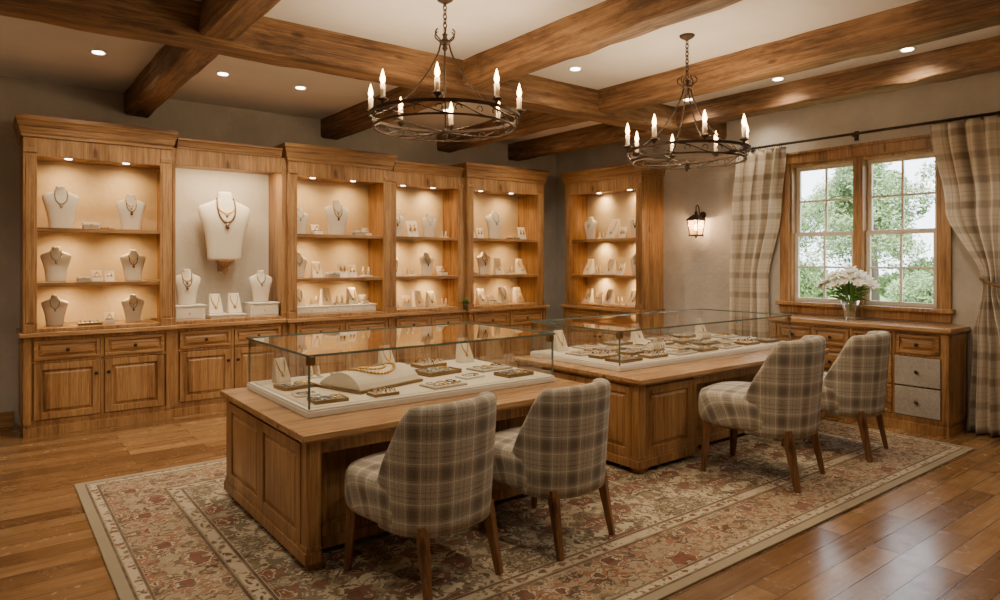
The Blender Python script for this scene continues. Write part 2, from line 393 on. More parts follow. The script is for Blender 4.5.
for (a,bb) in ((WY0+0.035,YM-0.05),(YM+0.05,WY1-0.035)):
    for (z0,z1,x) in ((WZ0,ZM+0.02,0.05),(ZM-0.02,WZ1-0.035,0.09)):
        s=MB(); t=0.035; w=0.045
        s.box(x,x+t,a,a+w,z0,z1).box(x,x+t,bb-w,bb,z0,z1).box(x,x+t,a+w,bb-w,z0,z0+w).box(x,x+t,a+w,bb-w,z1-w,z1)
        ym=(a+bb)/2; zm=(z0+z1)/2
        s.box(x+0.005,x+t-0.005,ym-0.011,ym+0.011,z0+w,z1-w).box(x+0.005,x+t-0.005,a+w,ym-0.011,zm-0.011,zm+0.011).box(x+0.005,x+t-0.005,ym+0.011,bb-w,zm-0.011,zm+0.011)
        obj('window_sash',s.mesh('window_sash',SASH),win,bevel=0.003)
        gm=MB().add([(x+0.017,a+0.02,z0+0.02),(x+0.017,bb-0.02,z0+0.02),(x+0.017,bb-0.02,z1-0.02),(x+0.017,a+0.02,z1-0.02)],[(0,1,2,3)])
        obj('window_glass',gm.mesh('window_glass',WGLASS),win)
# rug
obj('area_rug',MB().box(-HX,HX,-HY,HY,0,0.012).mesh('area_rug',RUG),loc=((RX0+RX1)/2,(RY0+RY1)/2,0.0),bevel=0.004,
    label='large faded cream and red floral oriental rug on the plank floor',category='rug')
RZ=0.012
# recessed lights, visible ones plus added fill
def recessed(x,y,p=32):
    r=empty('recessed_light',(x,y,ZC),label='small round white recessed ceiling downlight',category='ceiling light',group='recessed ceiling lights')
    obj('trim_ring',MB().lathe([(0.045,-0.002),(0.062,-0.006),(0.066,0.0),(0.045,0.0)],seg=24).mesh('trim_ring',TRIMW,True),r)
    obj('lamp_disc',MB().lathe([(0.044,-0.009),(0.044,-0.001)],seg=20).mesh('lamp_disc',DOWN),r)
    light('SPOT',(0,0,-0.03),p,(1,0.83,0.60),r,name='downlight_light',spot_size=math.radians(145),spot_blend=0.9,shadow_soft_size=0.035)
for x,y,p in [(0.76,6.56,90),(1.78,6.6,80),(2.55,6.65,80),(4.3,6.6,88),(5.85,6.6,92),(4.3,4.45,105),(2.35,5.6,95),(6.1,3.5,46),(6.1,2.35,46),(6.1,4.55,46),(0.4,3.6,66),(2.4,1.6,70),(4.2,1.2,60),(0.2,0.9,58),(6.0,0.6,48),(-0.8,5.5,85),(6.95,4.3,26),(2.4,-0.8,36)]:  # unseen downlights towards and behind the camera are added to fill the room
    recessed(x,y,p)

# ------------------------------------------------------------------ cabinets
CT=0.94
knobm=MB().lathe([(0.006,0),(0.006,0.012),(0.016,0.018),(0.017,0.026),(0.010,0.032),(0.001,0.033)],seg=14).mesh('knob',IRON,True)
def knob(parent,x,y,z,name='knob'):
    obj(name,knobm,parent,(x,y,z),(pi/2,0,0))
def base_cabinet(root,w,d,h,cols=2,doors=True,low_mat=None,sides=(0,0)):
    b=MB()
    b.box(0.0,w,0.02,d,0.10,h)
    b.box(-0.0,w,0.0,d,0.0,0.08).box(0.005,w-0.005,0.008,d,0.08,0.11)
    pw=0.06
    b.box(0,pw,0.0,0.02,0.11,h).box(w-pw,w,0.0,0.02,0.11,h)
    b.box(pw,w-pw,0.004,0.02,h-0.035,h).box(pw,w-pw,0.004,0.02,0.11,0.14)
    zc=h-0.22
    b.box(pw,w-pw,0.004,0.02,zc-0.02,zc)
    cw=(w-2*pw)/cols
    for i in range(1,cols): b.box(pw+i*cw-0.015,pw+i*cw+0.015,0.004,0.02,0.14,h-0.035)
    if sides[0]: b.panel((0,d-0.02,0.12),(0,-1,0),(-1,0,0),d-0.06,h-0.14,0.012,0.06)
    if sides[1]: b.panel((w,0.04,0.12),(0,1,0),(1,0,0),d-0.06,h-0.14,0.012,0.06)
    obj('cabinet_body',b.mesh('cabinet_body',WZ),root,bevel=0.004)
    for i in range(cols):
        x0=pw+i*cw+0.02; x1=pw+(i+1)*cw-0.02
        dm=MB().panel((x0,0.016,zc+0.006),(1,0,0),(0,-1,0),x1-x0,h-0.047-zc,0.022,0.028)
        dr=obj('drawer',dm.mesh('drawer',WX),root,bevel=0.003)
        knob(dr,(x0+x1)/2,-0.004,(zc+h-0.035)/2)
        z0,z1=0.146,zc-0.026
        if doors:
            do=obj('door',MB().panel((x0,0.016,z0),(1,0,0),(0,-1,0),x1-x0,z1-z0,0.024,0.06).mesh('door',WZ),root,bevel=0.003)
            knob(do,(x1-0.03) if i%2==0 else (x0+0.03),-0.008,z1-0.12,'handle')
        else:
            zm=(z0+z1)/2
            for a,c in ((z0,zm-0.008),(zm+0.008,z1)):
                gr=bool(low_mat and i==cols-1)
                mt=low_mat if gr else WX
                if gr: mbd=MB().box(x0-0.012,x1+0.012,-0.006,0.016,a,c)
                else: mbd=MB().panel((x0,0.016,a),(1,0,0),(0,-1,0),x1-x0,c-a,0.022,0.03)
                dr=obj('drawer',mbd.mesh('drawer',mt),root,bevel=0.003,
                       label='pale grey-washed drawer front' if gr else None)
                knob(dr,(x0+x1)/2,-0.004,(a+c)/2)
def upper_unit(root,w,d,z0,ztop,inx=0.0,shelves=(1.39,1.90),zo=2.58,fw=0.105,back=NICHE,power=13.0,alcove=False):
    b=MB()
    t=0.03; fz_=zo+0.14
    b.box(0,t,0.03,d,z0,fz_).box(w-t,w,0.03,d,z0,fz_)
    b.box(t,w-t,0.03,d,zo,fz_)
    for xa in (0,w-fw):
        b.box(xa,xa+fw,0.0,0.03,z0,fz_)
        b.box(xa+0.02,xa+fw-0.02,-0.008,0.0,z0+0.09,zo-0.02)
        b.box(xa-0.0,xa+fw,-0.012,0.0,z0,z0+0.07).box(xa,xa+fw,-0.012,0.0,zo+0.0,zo+0.04)
    b.box(fw,w-fw,0.0,0.03,zo-0.03,fz_)
    b.box(fw,w-fw,0.0,d-0.05,z0,z0+0.03)
    obj('unit_frame',b.mesh('unit_frame',WZ),root,bevel=0.004)
    obj('back_panel',MB().box(t,w-t,d-0.02,d,z0+0.03,zo).mesh('back_panel',back),root)
    c=MB(); z=fz_; H=ztop-z
    prof=[(0,0.012,0.012),(0.16,0.012,0.018),(0.24,0.024,0.024),(0.32,0.024,0.028),(0.50,0.030,0.038),(0.72,0.046,0.046),(0.80,0.056,0.056),(1.0,0.056,0.056)]
    for i in range(len(prof)-1):
        f0,_,p0=prof[i]; f1,p1a,p1=prof[i+1]
        xs=lambda p:(inx-(0 if inx else p), w-inx+(0 if inx else p), -p, d)
        c.fr(xs(p0),z+H*f0,xs(p1a),z+H*f1)
    obj('cornice',c.mesh('cornice',WX),root)
    for sz in shelves:
        s=MB().box(t,w-t,0.05,d-0.02,sz-0.024,sz).box(t,w-t,0.026,0.05,sz-0.038,sz)
        obj('shelf',s.mesh('shelf',WX),root,bevel=0.003)
    if alcove:
        light('AREA',(w/2,0.16,zo-0.01),18,(1,0.76,0.48),root,rot=(math.radians(12),0,0),name='shelf_light',shape='RECTANGLE',size=w*0.8,size_y=0.15)
        return
    tops=[zo]+[s-0.026 for s in shelves]
    for k,zt in enumerate(tops):
        for j in range(2):
            xx=w*(0.3+0.4*j)
            if k==0: obj('puck_light',MB().lathe([(0.03,-0.008),(0.03,0)],seg=16).mesh('puck_light',DOWN),root,(xx,0.26,zt))
        big=power*(1.1 if k==0 else 0.95)
        for j in range(2):
            light('SPOT',(w*(0.28+0.44*j),0.31,zt-0.015),big*1.9,(1,0.64,0.27),root,rot=(math.radians(18),0,0),name='shelf_light',spot_size=math.radians(150),spot_blend=1.0,shadow_soft_size=0.05)

units=[
 (0.27,1.50,7.36,2.91,'a'),(1.50,2.70,7.42,2.85,'b'),(2.70,4.00,7.36,2.91,'a'),(4.00,5.15,7.42,2.84,'c'),(5.15,6.52,7.36,2.91,'a')]
wt=MB()
UP=[]
for i,(x0,x1,yf,zt,k) in enumerate(units):
    r=empty('base_cabinet',(x0,yf,0),label='honey oak base cabinet with panelled doors and small drawers',category='cabinet',group='oak base cabinets along the wall')
    base_cabinet(r,x1-x0,YF-yf-0.002,CT-0.04,sides=(i==0,i==4))
    wt.box(x0-(0.03 if k=='a' else -0.03),x1+(0.03 if k=='a' else -0.03),yf-0.035,YF-0.002,CT-0.04,CT)
    lab={'a':'tall honey oak display shelving with lit shelves and crown moulding','b':'oak framed plaster alcove holding a necklace bust','c':'narrow lower honey oak display shelving with lit shelves'}[k]
    u=empty('display_shelving',(x0,yf+0.05,0),label=lab,category='display cabinet',group='oak display shelving units')
    d=YF-yf-0.052
    if k=='b':
        upper_unit(u,x1-x0,d,CT,zt,inx=0.06,shelves=(),back=NICHE2,fw=0.05,zo=2.61,alcove=True)
    else:
        upper_unit(u,x1-x0,d,CT,zt,inx=0.0 if k=='a' else 0.06)
    UP.append((u,x0,x1,yf+0.05))
obj('worktop',wt.mesh('worktop',TX),bevel=0.005,label='continuous honey oak worktop over the base cabinets',category='worktop')
U6Y0,U6Y1,U6X=7.30,5.84,6.80
r=empty('base_cabinet',(U6X,U6Y1+1.46,0),-pi/2,label='honey oak base cabinet standing against the window wall',category='cabinet',group='oak base cabinets along the wall')
base_cabinet(r,1.46,XR-U6X-0.002,CT-0.04,sides=(0,1))
obj('worktop',MB().box(U6X-0.035,XR-0.002,U6Y1-0.03,U6Y0+0.02,CT-0.04,CT).mesh('worktop',WY),bevel=0.005,label='short oak worktop over the single base cabinet',category='worktop')
u6=empty('display_shelving',(U6X+0.05,U6Y0,0),-pi/2,label='tall honey oak display shelving beside the wall lantern',category='display cabinet',group='oak display shelving units')
upper_unit(u6,1.46,XR-U6X-0.052,CT,2.89)

# ------------------------------------------------------------------ jewellery display kinds
BS=[(0.0,0.150,0.055,0.0),(0.02,0.164,0.06,0),(0.10,0.168,0.062,0),(0.24,0.188,0.075,-0.005),(0.36,0.218,0.088,-0.008),(0.45,0.246,0.080,-0.002),(0.50,0.252,0.066,0.004),(0.532,0.232,0.06,0.008),(0.556,0.180,0.058,0.010),(0.58,0.118,0.056,0.012),(0.60,0.086,0.053,0.014),(0.63,0.072,0.050,0.014),(0.665,0.070,0.050,0.014),(0.678,0.057,0.04,0.014)]
bust_me=MB().loft(BS).mesh('necklace_bust',LINEN,True)
def bsurf(x,z):
    for i in range(len(BS)-1):
        if BS[i][0]<=z<=BS[i+1][0]:
            t=(z-BS[i][0])/(BS[i+1][0]-BS[i][0]); a,b_=BS[i],BS[i+1]
            hw=a[1]+(b_[1]-a[1])*t; hd=a[2]+(b_[2]-a[2])*t; yc=a[3]+(b_[3]-a[3])*t
            q=min(1,abs(x)/hw); return yc-hd*max(0,1-q**2.4)**(1/2.4)
    return 0
def neck_mesh(drop,beadr,mat,pend=True,wx=0.078,n=26,ps=0.02):
    mb=MB(); pts=[]
    for i in range(n+1):
        th=pi*i/n; x=wx*math.cos(th)*(1+0.45*sn(th)); z=0.61-drop*sn(th)**1.1
        pts.append((x,bsurf(x,z)-beadr*0.6,z))
    mb.tube(pts,beadr*0.5,6)
    for p in pts: mb.sphere(p,beadr,8)
    if pend:
        p=pts[n//2]; mb.sphere((p[0],p[1]-0.004,p[2]-ps*1.6),ps,10,1.5)
    return mb.mesh('necklace',mat,True)
necks=[neck_mesh(0.16,0.011,GOLD,ps=0.024),neck_mesh(0.22,0.012,PEARL,ps=0.022),neck_mesh(0.26,0.010,STONE,ps=0.024),neck_mesh(0.19,0.011,SILV,ps=0.026)]
bigneck=[neck_mesh(0.15,0.0075,GOLD,ps=0.014,n=32),neck_mesh(0.24,0.0105,STONE,ps=0.022,n=34)]
nn=[0]
def bust(loc,rot,s,big=False):
    obj('necklace_bust',bust_me,None,loc,rot,s,label='cream linen necklace display bust on a lit shelf' if not big else 'large cream linen necklace bust mounted on the alcove wall',category='jewellery bust',group='necklace busts')
    nn[0]+=1
    LB=['gold bead necklace with pendant','pearl necklace with pendant','brown bead necklace with pendant','silver necklace with pendant']
    if big:
        for k,me in ((0,bigneck[0]),(2,bigneck[1])):
            obj('necklace',me,None,loc,rot,s,label=LB[k]+' on the large alcove bust',category='necklace',group='necklaces on busts')
    else:
        for k in ([nn[0]%4,(nn[0]+2)%4] if nn[0]%2==0 else [nn[0]%4]):
            obj('necklace',necks[k],None,loc,rot,s,label=LB[k]+' draped on a cream bust',category='necklace',group='necklaces on busts')
TPL={}
def place(kind,loc,rot=0,s=1):
    grp={'box':'small jewellery boxes','ringbox':'open ring boxes','card':'jewellery display cards','stand':'ring cone stands','tray':'jewellery trays','lstand':'pendant stands','pad':'flat jewellery pads','pillow':'bracelet pillows','cuff':'bangle rests','flat':'flat jewellery trays','grey':'grey velvet jewellery trays'}[kind]
    if kind in TPL:
        return copy_thing(TPL[kind],loc,rot,s)
    names={'box':('jewellery_box','small beige jewellery box with a gold clasp','box'),
     'ringbox':('ring_box','open cream ring box holding a gold ring','ring box'),
     'card':('earring_card','upright cream card with a pair of gold earrings','display card'),
     'stand':('ring_stand','pair of cream ring cones carrying gold rings','ring stand'),
     'tray':('jewellery_tray','cream jewellery tray with dark rim and ring slots','tray'),
     'lstand':('pendant_stand','slanted cream stand showing a pendant necklace','pendant stand'),
     'pad':('jewellery_pad','flat cream pad with a fine silver chain','jewellery pad'),
     'pillow':('bracelet_pillow','curved cream display pillow with dark edge','display pillow'),
     'cuff':('bangle_rest','cream roll with gold and silver bangles','bangle rest'),
     'flat':('flat_jewellery_tray','flat beige tray with silver brooches and chains','tray'),
     'grey':('grey_jewellery_tray','grey velvet tray with large silver bangles and brooches','tray')}[kind]
    r=empty(names[0],loc,rot,s,label=names[1],category=names[2],group=grp)
    if kind=='box':
        obj('box_base',MB().box(-0.055,0.055,-0.04,0.04,0,0.032).mesh('box_base',VELV),r,bevel=0.003)
        obj('box_lid',MB().box(-0.057,0.057,-0.042,0.042,0.034,0.052).box(-0.05,0.05,-0.035,0.035,0.031,0.035).mesh('box_lid',WHITE),r,bevel=0.004)
        obj('clasp',MB().box(-0.008,0.008,-0.046,-0.041,0.024,0.042).mesh('clasp',GOLD),r)
    elif kind=='ringbox':
        obj('box_base',MB().box(-0.035,0.035,-0.035,0.035,0,0.03).mesh('box_base',WHITE),r,bevel=0.004)
        l=MB().hexa([(-0.035,0.030,0.03),(0.035,0.030,0.03),(0.035,0.048,0.03),(-0.035,0.048,0.03),(-0.035,0.050,0.085),(0.035,0.050,0.085),(0.035,0.066,0.080),(-0.035,0.066,0.080)])
        obj('box_lid',l.mesh('box_lid',WHITE),r,bevel=0.004)
        obj('cushion',MB().box(-0.028,0.028,-0.028,0.026,0.03,0.036).mesh('cushion',DARKB),r,bevel=0.002)
        g=MB().ring((0,0,0.048),0.015,0.0035,'y',18,6).sphere((0,0,0.066),0.009,8)
        obj('ring',g.mesh('ring',GOLD,True),r)
    elif kind=='card':
        c=MB().hexa([(-0.04,-0.01,0),(0.04,-0.01,0),(0.04,0.0,0),(-0.04,0.0,0),(-0.04,0.025,0.11),(0.04,0.025,0.11),(0.04,0.03,0.11),(-0.04,0.03,0.11)])
        c.hexa([(-0.02,0.045,0),(0.02,0.045,0),(0.02,0.05,0),(-0.02,0.05,0),(-0.02,0.022,0.09),(0.02,0.022,0.09),(0.02,0.027,0.09),(-0.02,0.027,0.09)])
        obj('card',c.mesh('card',WHITE),r)
        for sx in (-0.016,0.016):
            obj('earring',MB().sphere((sx,0.008,0.08),0.007,8).sphere((sx,0.0,0.058),0.011,8,1.5).tube([(sx,0.009,0.082),(sx,0.0,0.062)],0.002,6).mesh('earring',GOLD,True),r)
    elif kind=='stand':
        obj('stand_base',MB().box(-0.055,0.055,-0.03,0.03,0,0.014).mesh('stand_base',WHITE),r,bevel=0.003)
        for sx in (-0.027,0.027):
            obj('ring_cone',MB().lathe([(0.018,0.014),(0.012,0.05),(0.006,0.085),(0.001,0.09)],(sx,0,0),14).mesh('ring_cone',LINEN,True),r)
            obj('ring',MB().ring((sx,0,0.05),0.0135,0.0035,'z',16,6).mesh('ring',GOLD,True),r)
    elif kind=='tray':
        obj('tray_base',MB().box(-0.10,0.10,-0.065,0.065,0,0.008).box(-0.10,0.10,-0.065,-0.058,0.008,0.022).box(-0.10,0.10,0.058,0.065,0.008,0.022).box(-0.10,-0.093,-0.058,0.058,0.008,0.022).box(0.093,0.10,-0.058,0.058,0.008,0.022).mesh('tray_base',BRASS),r,bevel=0.002)
        ins=MB()
        for i in range(4): ins.tube([(-0.092,-0.042+0.028*i,0.012),(0.092,-0.042+0.028*i,0.012)],0.0135,10)
        obj('ring_roll',ins.mesh('ring_roll',LINEN,True),r)
        k=0
        for i in range(3):
            for j in range(5):
                k+=1
                x=-0.072+0.036*j; y=-0.040+0.040*i
                obj('ring',MB().ring((x,y,0.025),0.011,0.003,'x',14,6).sphere((x,y,0.038),0.0075,8).mesh('ring',(SILV,GOLD,SILV,STONE)[k%4],True),r)
    elif kind=='lstand':
        c=MB().hexa([(-0.055,-0.03,0),(0.055,-0.03,0),(0.055,0.05,0),(-0.055,0.05,0),(-0.042,0.035,0.16),(0.042,0.035,0.16),(0.042,0.05,0.16),(-0.042,0.05,0.16)])
        obj('stand_board',c.mesh('stand_board',LINEN),r,bevel=0.006)
        pts=[]
        for i in range(17):
            th=pi*i/16; z=0.15-0.085*sn(th); x=0.03*math.cos(th); pts.append((x,-0.03+0.065*z/0.16-0.003,z))
        obj('pendant_necklace',MB().tube(pts,0.0038,6).sphere((0,pts[8][1]-0.004,pts[8][2]-0.014),0.013,8,1.3).mesh('pendant_necklace',GOLD,True),r)
    elif kind=='pad':
        obj('pad_board',MB().box(-0.085,0.085,-0.06,0.06,0,0.014).mesh('pad_board',WHITE),r,bevel=0.005)
        pts=[(0.06*math.cos(2*pi*i/28),0.035*math.sin(2*pi*i/28)+0.008*math.sin(6*pi*i/28),0.0175) for i in range(28)]
        mb=MB().tube(pts,0.003,6,True)
        for p in pts[::2]: mb.sphere(p,0.0055,6)
        mb.sphere((0,-0.045,0.02),0.010,8)
        obj('chain',mb.mesh('chain',SILV,True),r)
    elif kind=='flat':
        obj('tray_base',MB().box(-0.15,0.15,-0.10,0.10,0,0.012).mesh('tray_base',VELV),r,bevel=0.004)
        obj('tray_liner',MB().box(-0.138,0.138,-0.088,0.088,0.012,0.017).mesh('tray_liner',LINEN),r,bevel=0.002)
        rg=random.Random(4)
        for i in range(3):
            cx=-0.09+0.09*i
            pts=[(cx+0.030*math.cos(2*pi*q/22),0.03+0.042*math.sin(2*pi*q/22)+0.006*math.sin(6*pi*q/22),0.020) for q in range(22)]
            mb=MB().tube(pts,0.003,6,True)
            for p in pts[::2]: mb.sphere(p,0.0058,6)
            obj('chain',mb.mesh('chain',(SILV,GOLD,STONE)[i],True),r)
        for i in range(7):
            x=-0.115+0.038*i; y=-0.052+rg.uniform(-0.012,0.012)
            mb=MB().sphere((x,y,0.025),0.011,8,0.7)
            for q in range(5): mb.sphere((x+0.013*math.cos(q*1.257),y+0.013*math.sin(q*1.257),0.021),0.006,6)
            obj('brooch',mb.mesh('brooch',(SILV,SILV,GOLD)[i%3],True),r)
    elif kind=='grey':
        obj('tray_base',MB().box(-0.12,0.12,-0.085,0.085,0,0.010).box(-0.12,0.12,-0.085,-0.077,0.01,0.024).box(-0.12,0.12,0.077,0.085,0.01,0.024).box(-0.12,-0.112,-0.077,0.077,0.01,0.024).box(0.112,0.12,-0.077,0.077,0.01,0.024).mesh('tray_base',BRASS),r,bevel=0.002)
        obj('tray_liner',MB().box(-0.111,0.111,-0.076,0.076,0.010,0.016).mesh('tray_liner',GREYV),r,bevel=0.002)
        for i,(x,y,R) in enumerate([(-0.07,0.03,0.032),(0.0,0.035,0.03),(0.07,0.03,0.032),(-0.04,-0.04,0.026),(0.035,-0.038,0.028)]):
            mb=MB().ring((x,y,0.021),R,0.005,'z',20,6)
            mb.sphere((x,y-R,0.026),0.010,8)
            obj('bangle',mb.mesh('bangle',(SILV,SILV,GOLD)[i%3],True),r)
    elif kind=='pillow':
        P=MB(); seg=20; hw=0.16
        prof=[(-0.12,0.012)]+[(-0.12+0.24*i/seg,0.0125+0.055*sn(pi*i/seg)**0.7*(1.25-0.5*i/seg)) for i in range(seg+1)]+[(0.12,0.012)]
        vs=[];n=len(prof)
        for x in (-hw,hw): vs+=[(x,y,z) for y,z in prof]
        fs=[(i,i+1,n+i+1,n+i) for i in range(n-1)]+[tuple(range(n))[::-1],tuple(range(n,2*n)),(0,n,2*n-1,n-1)]
        P.add(vs,fs)
        obj('pillow_pad',P.mesh('pillow_pad',LINEN),r)
        obj('pillow_base',MB().box(-hw-0.012,hw+0.012,-0.132,0.132,0,0.012).mesh('pillow_base',BRASS),r,bevel=0.003)
    elif kind=='cuff':
        obj('roll',MB().tube([(-0.09,0,0.034),(-0.088,0,0.034),(0.088,0,0.034),(0.09,0,0.034)],[0.028,0.032,0.032,0.028],18).mesh('roll',LINEN,True),r)
        obj('roll_base',MB().box(-0.095,0.095,-0.035,0.035,0,0.006).mesh('roll_base',BRASS),r)
        for i,x in enumerate((-0.06,-0.03,0.0,0.03,0.06)):
            obj('bangle',MB().ring((x,0,0.0375),0.0345,0.0035,'x',22,6).mesh('bangle',GOLD if i%2 else SILV,True),r)
    TPL[kind]=r
    return r

def cell(u,items,z,g=1.0):
    root,x0,x1,yf=u
    for kind,fx,sc in items:
        x=x0+0.12+(x1-x0-0.24)*fx; y=yf+0.22
        if kind=='bust': bust((x,y+0.04,z),0,sc*1.08*g)
        else: place(kind,(x,y-0.04 if kind in('tray','pad','box') else y+0.02,z),0,sc*g)
Z0,Z1,Z2=CT+0.03,1.39,1.90
cell(UP[0],[('bust',0.19,0.56),('box',0.43,1.2),('tray',0.57,0.6),('bust',0.79,0.50)],Z2)
cell(UP[0],[('bust',0.15,0.46),('box',0.37,1.0),('ringbox',0.49,1.3),('card',0.60,1.0),('bust',0.81,0.43)],Z1)
cell(UP[0],[('bust',0.14,0.40),('tray',0.42,1.0),('ringbox',0.60,1.3),('bust',0.81,0.38)],Z0)
cell(UP[2],[('bust',0.10,0.42),('ringbox',0.30,1.5),('bust',0.54,0.58),('box',0.78,1.2),('ringbox',0.92,1.2)],Z2)
cell(UP[2],[('bust',0.09,0.40),('lstand',0.30,1.2),('box',0.46,1.3),('card',0.61,1.6),('card',0.73,1.4),('stand',0.90,1.4)],Z1)
cell(UP[3],[('bust',0.13,0.46),('card',0.40,2.0),('bust',0.68,0.44),('stand',0.93,1.1)],Z2)
cell(UP[3],[('lstand',0.11,1.5),('stand',0.35,1.4),('bust',0.64,0.42),('ringbox',0.91,1.5)],Z1)
cell(UP[3],[('lstand',0.08,1.3),('card',0.30,1.5),('lstand',0.50,1.4),('lstand',0.72,1.3),('stand',0.93,1.2)],Z0)
cell(UP[4],[('lstand',0.08,1.5),('card',0.24,1.4),('bust',0.47,0.56),('tray',0.72,0.9),('card',0.92,1.7)],Z2)
cell(UP[4],[('box',0.08,1.1),('bust',0.30,0.44),('lstand',0.53,1.5),('stand',0.71,1.3),('lstand',0.90,1.4)],Z1)
cell(UP[4],[('card',0.08,1.6),('lstand',0.27,1.4),('ringbox',0.44,1.4),('lstand',0.62,1.5),('lstand',0.86,1.4)],Z0)
def cell6(items,z):
    for kind,fx,sc in items:
        y=U6Y0-0.12-(1.46-0.24)*fx; x=U6X+0.27
        if kind=='bust': bust((x+0.03,y,z),-pi/2,sc*1.08)
        else: place(kind,(x,y,z),-pi/2,sc)
cell6([('bust',0.13,0.46),('stand',0.33,1.2),('lstand',0.50,1.8),('card',0.66,1.5),('bust',0.86,0.46)],Z2)
cell6([('lstand',0.11,1.4),('stand',0.28,1.4),('lstand',0.46,1.4),('card',0.62,1.6),('bust',0.85,0.42)],Z1)
cell6([('lstand',0.10,1.3),('card',0.27,1.5),('lstand',0.44,1.3),('stand',0.62,1.3),('lstand',0.82,1.4)],Z0)
pz=Z0
r=empty('display_plinth',(3.35,7.66,pz),label='long white display plinth with shallow drawers in the shelving',category='display plinth')
obj('plinth_body',MB().box(-0.50,0.50,-0.13,0.13,0,0.075).box(-0.51,0.51,-0.14,0.14,0.075,0.088).mesh('plinth_body',WHITE),r,bevel=0.003)
for sx in (-0.33,0,0.33):
    d=obj('drawer',MB().box(sx-0.15,sx+0.15,-0.137,-0.13,0.012,0.066).mesh('drawer',LINEN),r,bevel=0.002); 
    obj('knob',MB().sphere((sx,-0.142,0.04),0.007,8).mesh('knob',GOLD,True),d)
for i,(k,x) in enumerate([('lstand',2.93),('stand',3.10),('lstand',3.26),('stand',3.43),('lstand',3.60),('ringbox',3.76)]):
    place(k,(x,7.66,pz+0.088),0,1.25)
def pedestal(x,w,h,lab):
    r=empty('display_pedestal',(x,7.66,Z0),label=lab,category='display plinth',group='white alcove pedestals')
    obj('pedestal_body',MB().box(-w/2,w/2,-0.12,0.12,0,h).mesh('pedestal_body',WHITE),r,bevel=0.003)
    obj('pedestal_top',MB().box(-w/2-0.012,w/2+0.012,-0.132,0.132,h,h+0.014).mesh('pedestal_top',WHITE),r,bevel=0.003)
    obj('drawer_front',MB().box(-w/2+0.02,w/2-0.02,-0.126,-0.12,0.02,h-0.02 if h>0.05 else h-0.002).mesh('drawer_front',LINEN),r,bevel=0.002)
    obj('knob',MB().sphere((0,-0.13,h/2),0.008,8).mesh('knob',GOLD,True),r)
    return Z0+h+0.014
z=pedestal(1.70,0.31,0.14,'white pedestal box with drawer under a necklace bust'); bust((1.70,7.68,z),0,0.56)
z=pedestal(2.48,0.31,0.14,'white pedestal box with drawer under a necklace bust'); bust((2.48,7.68,z),0,0.53)
z=pedestal(2.09,0.36,0.03,'low white platform carrying pendant stands')
place('lstand',(1.99,7.66,z),0,1.35); place('lstand',(2.19,7.66,z),0,1.35)
cb=MB()
cb.lathe([(0.008,0),(0.022,0.02),(0.025,0.06),(0.05,0.10),(0.085,0.13),(0.10,0.145),(0.10,0.16)],seg=20)
cb.box(-0.03,0.03,0.0,0.185,0.03,0.14)
obj('corbel_bracket',cb.mesh('corbel_bracket',WZ,False),None,(2.12,7.79,1.44),label='small carved oak corbel bracket under the large bust',category='bracket')
bust((2.12,7.79,1.60),0,1.12,True)
r=empty('potted_plant',(5.1,7.385,CT),label='tiny leafy green plant in a dark pot on the worktop',category='plant')
obj('pot',MB().lathe([(0.025,0),(0.033,0.05),(0.035,0.065),(0.03,0.065)],seg=18).mesh('pot',TERRA,True),r)
lf=MB()
for i in range(90):
    a=random.uniform(0,2*pi); e=random.uniform(0.1,1.3); L=random.uniform(0.05,0.11)
    d=V((math.cos(a)*math.cos(e),math.sin(a)*math.cos(e)*0.5-0.1,math.sin(e))); sd=V((-math.sin(a),math.cos(a)*0.6,0))*0.014
    p=V((0,0,0.06)); lf.add([p,p+d*L*0.5+sd,p+d*L,p+d*L*0.5-sd],[(0,1,2,3)])
obj('foliage',lf.mesh('foliage',LEAF,recalc=False),r)

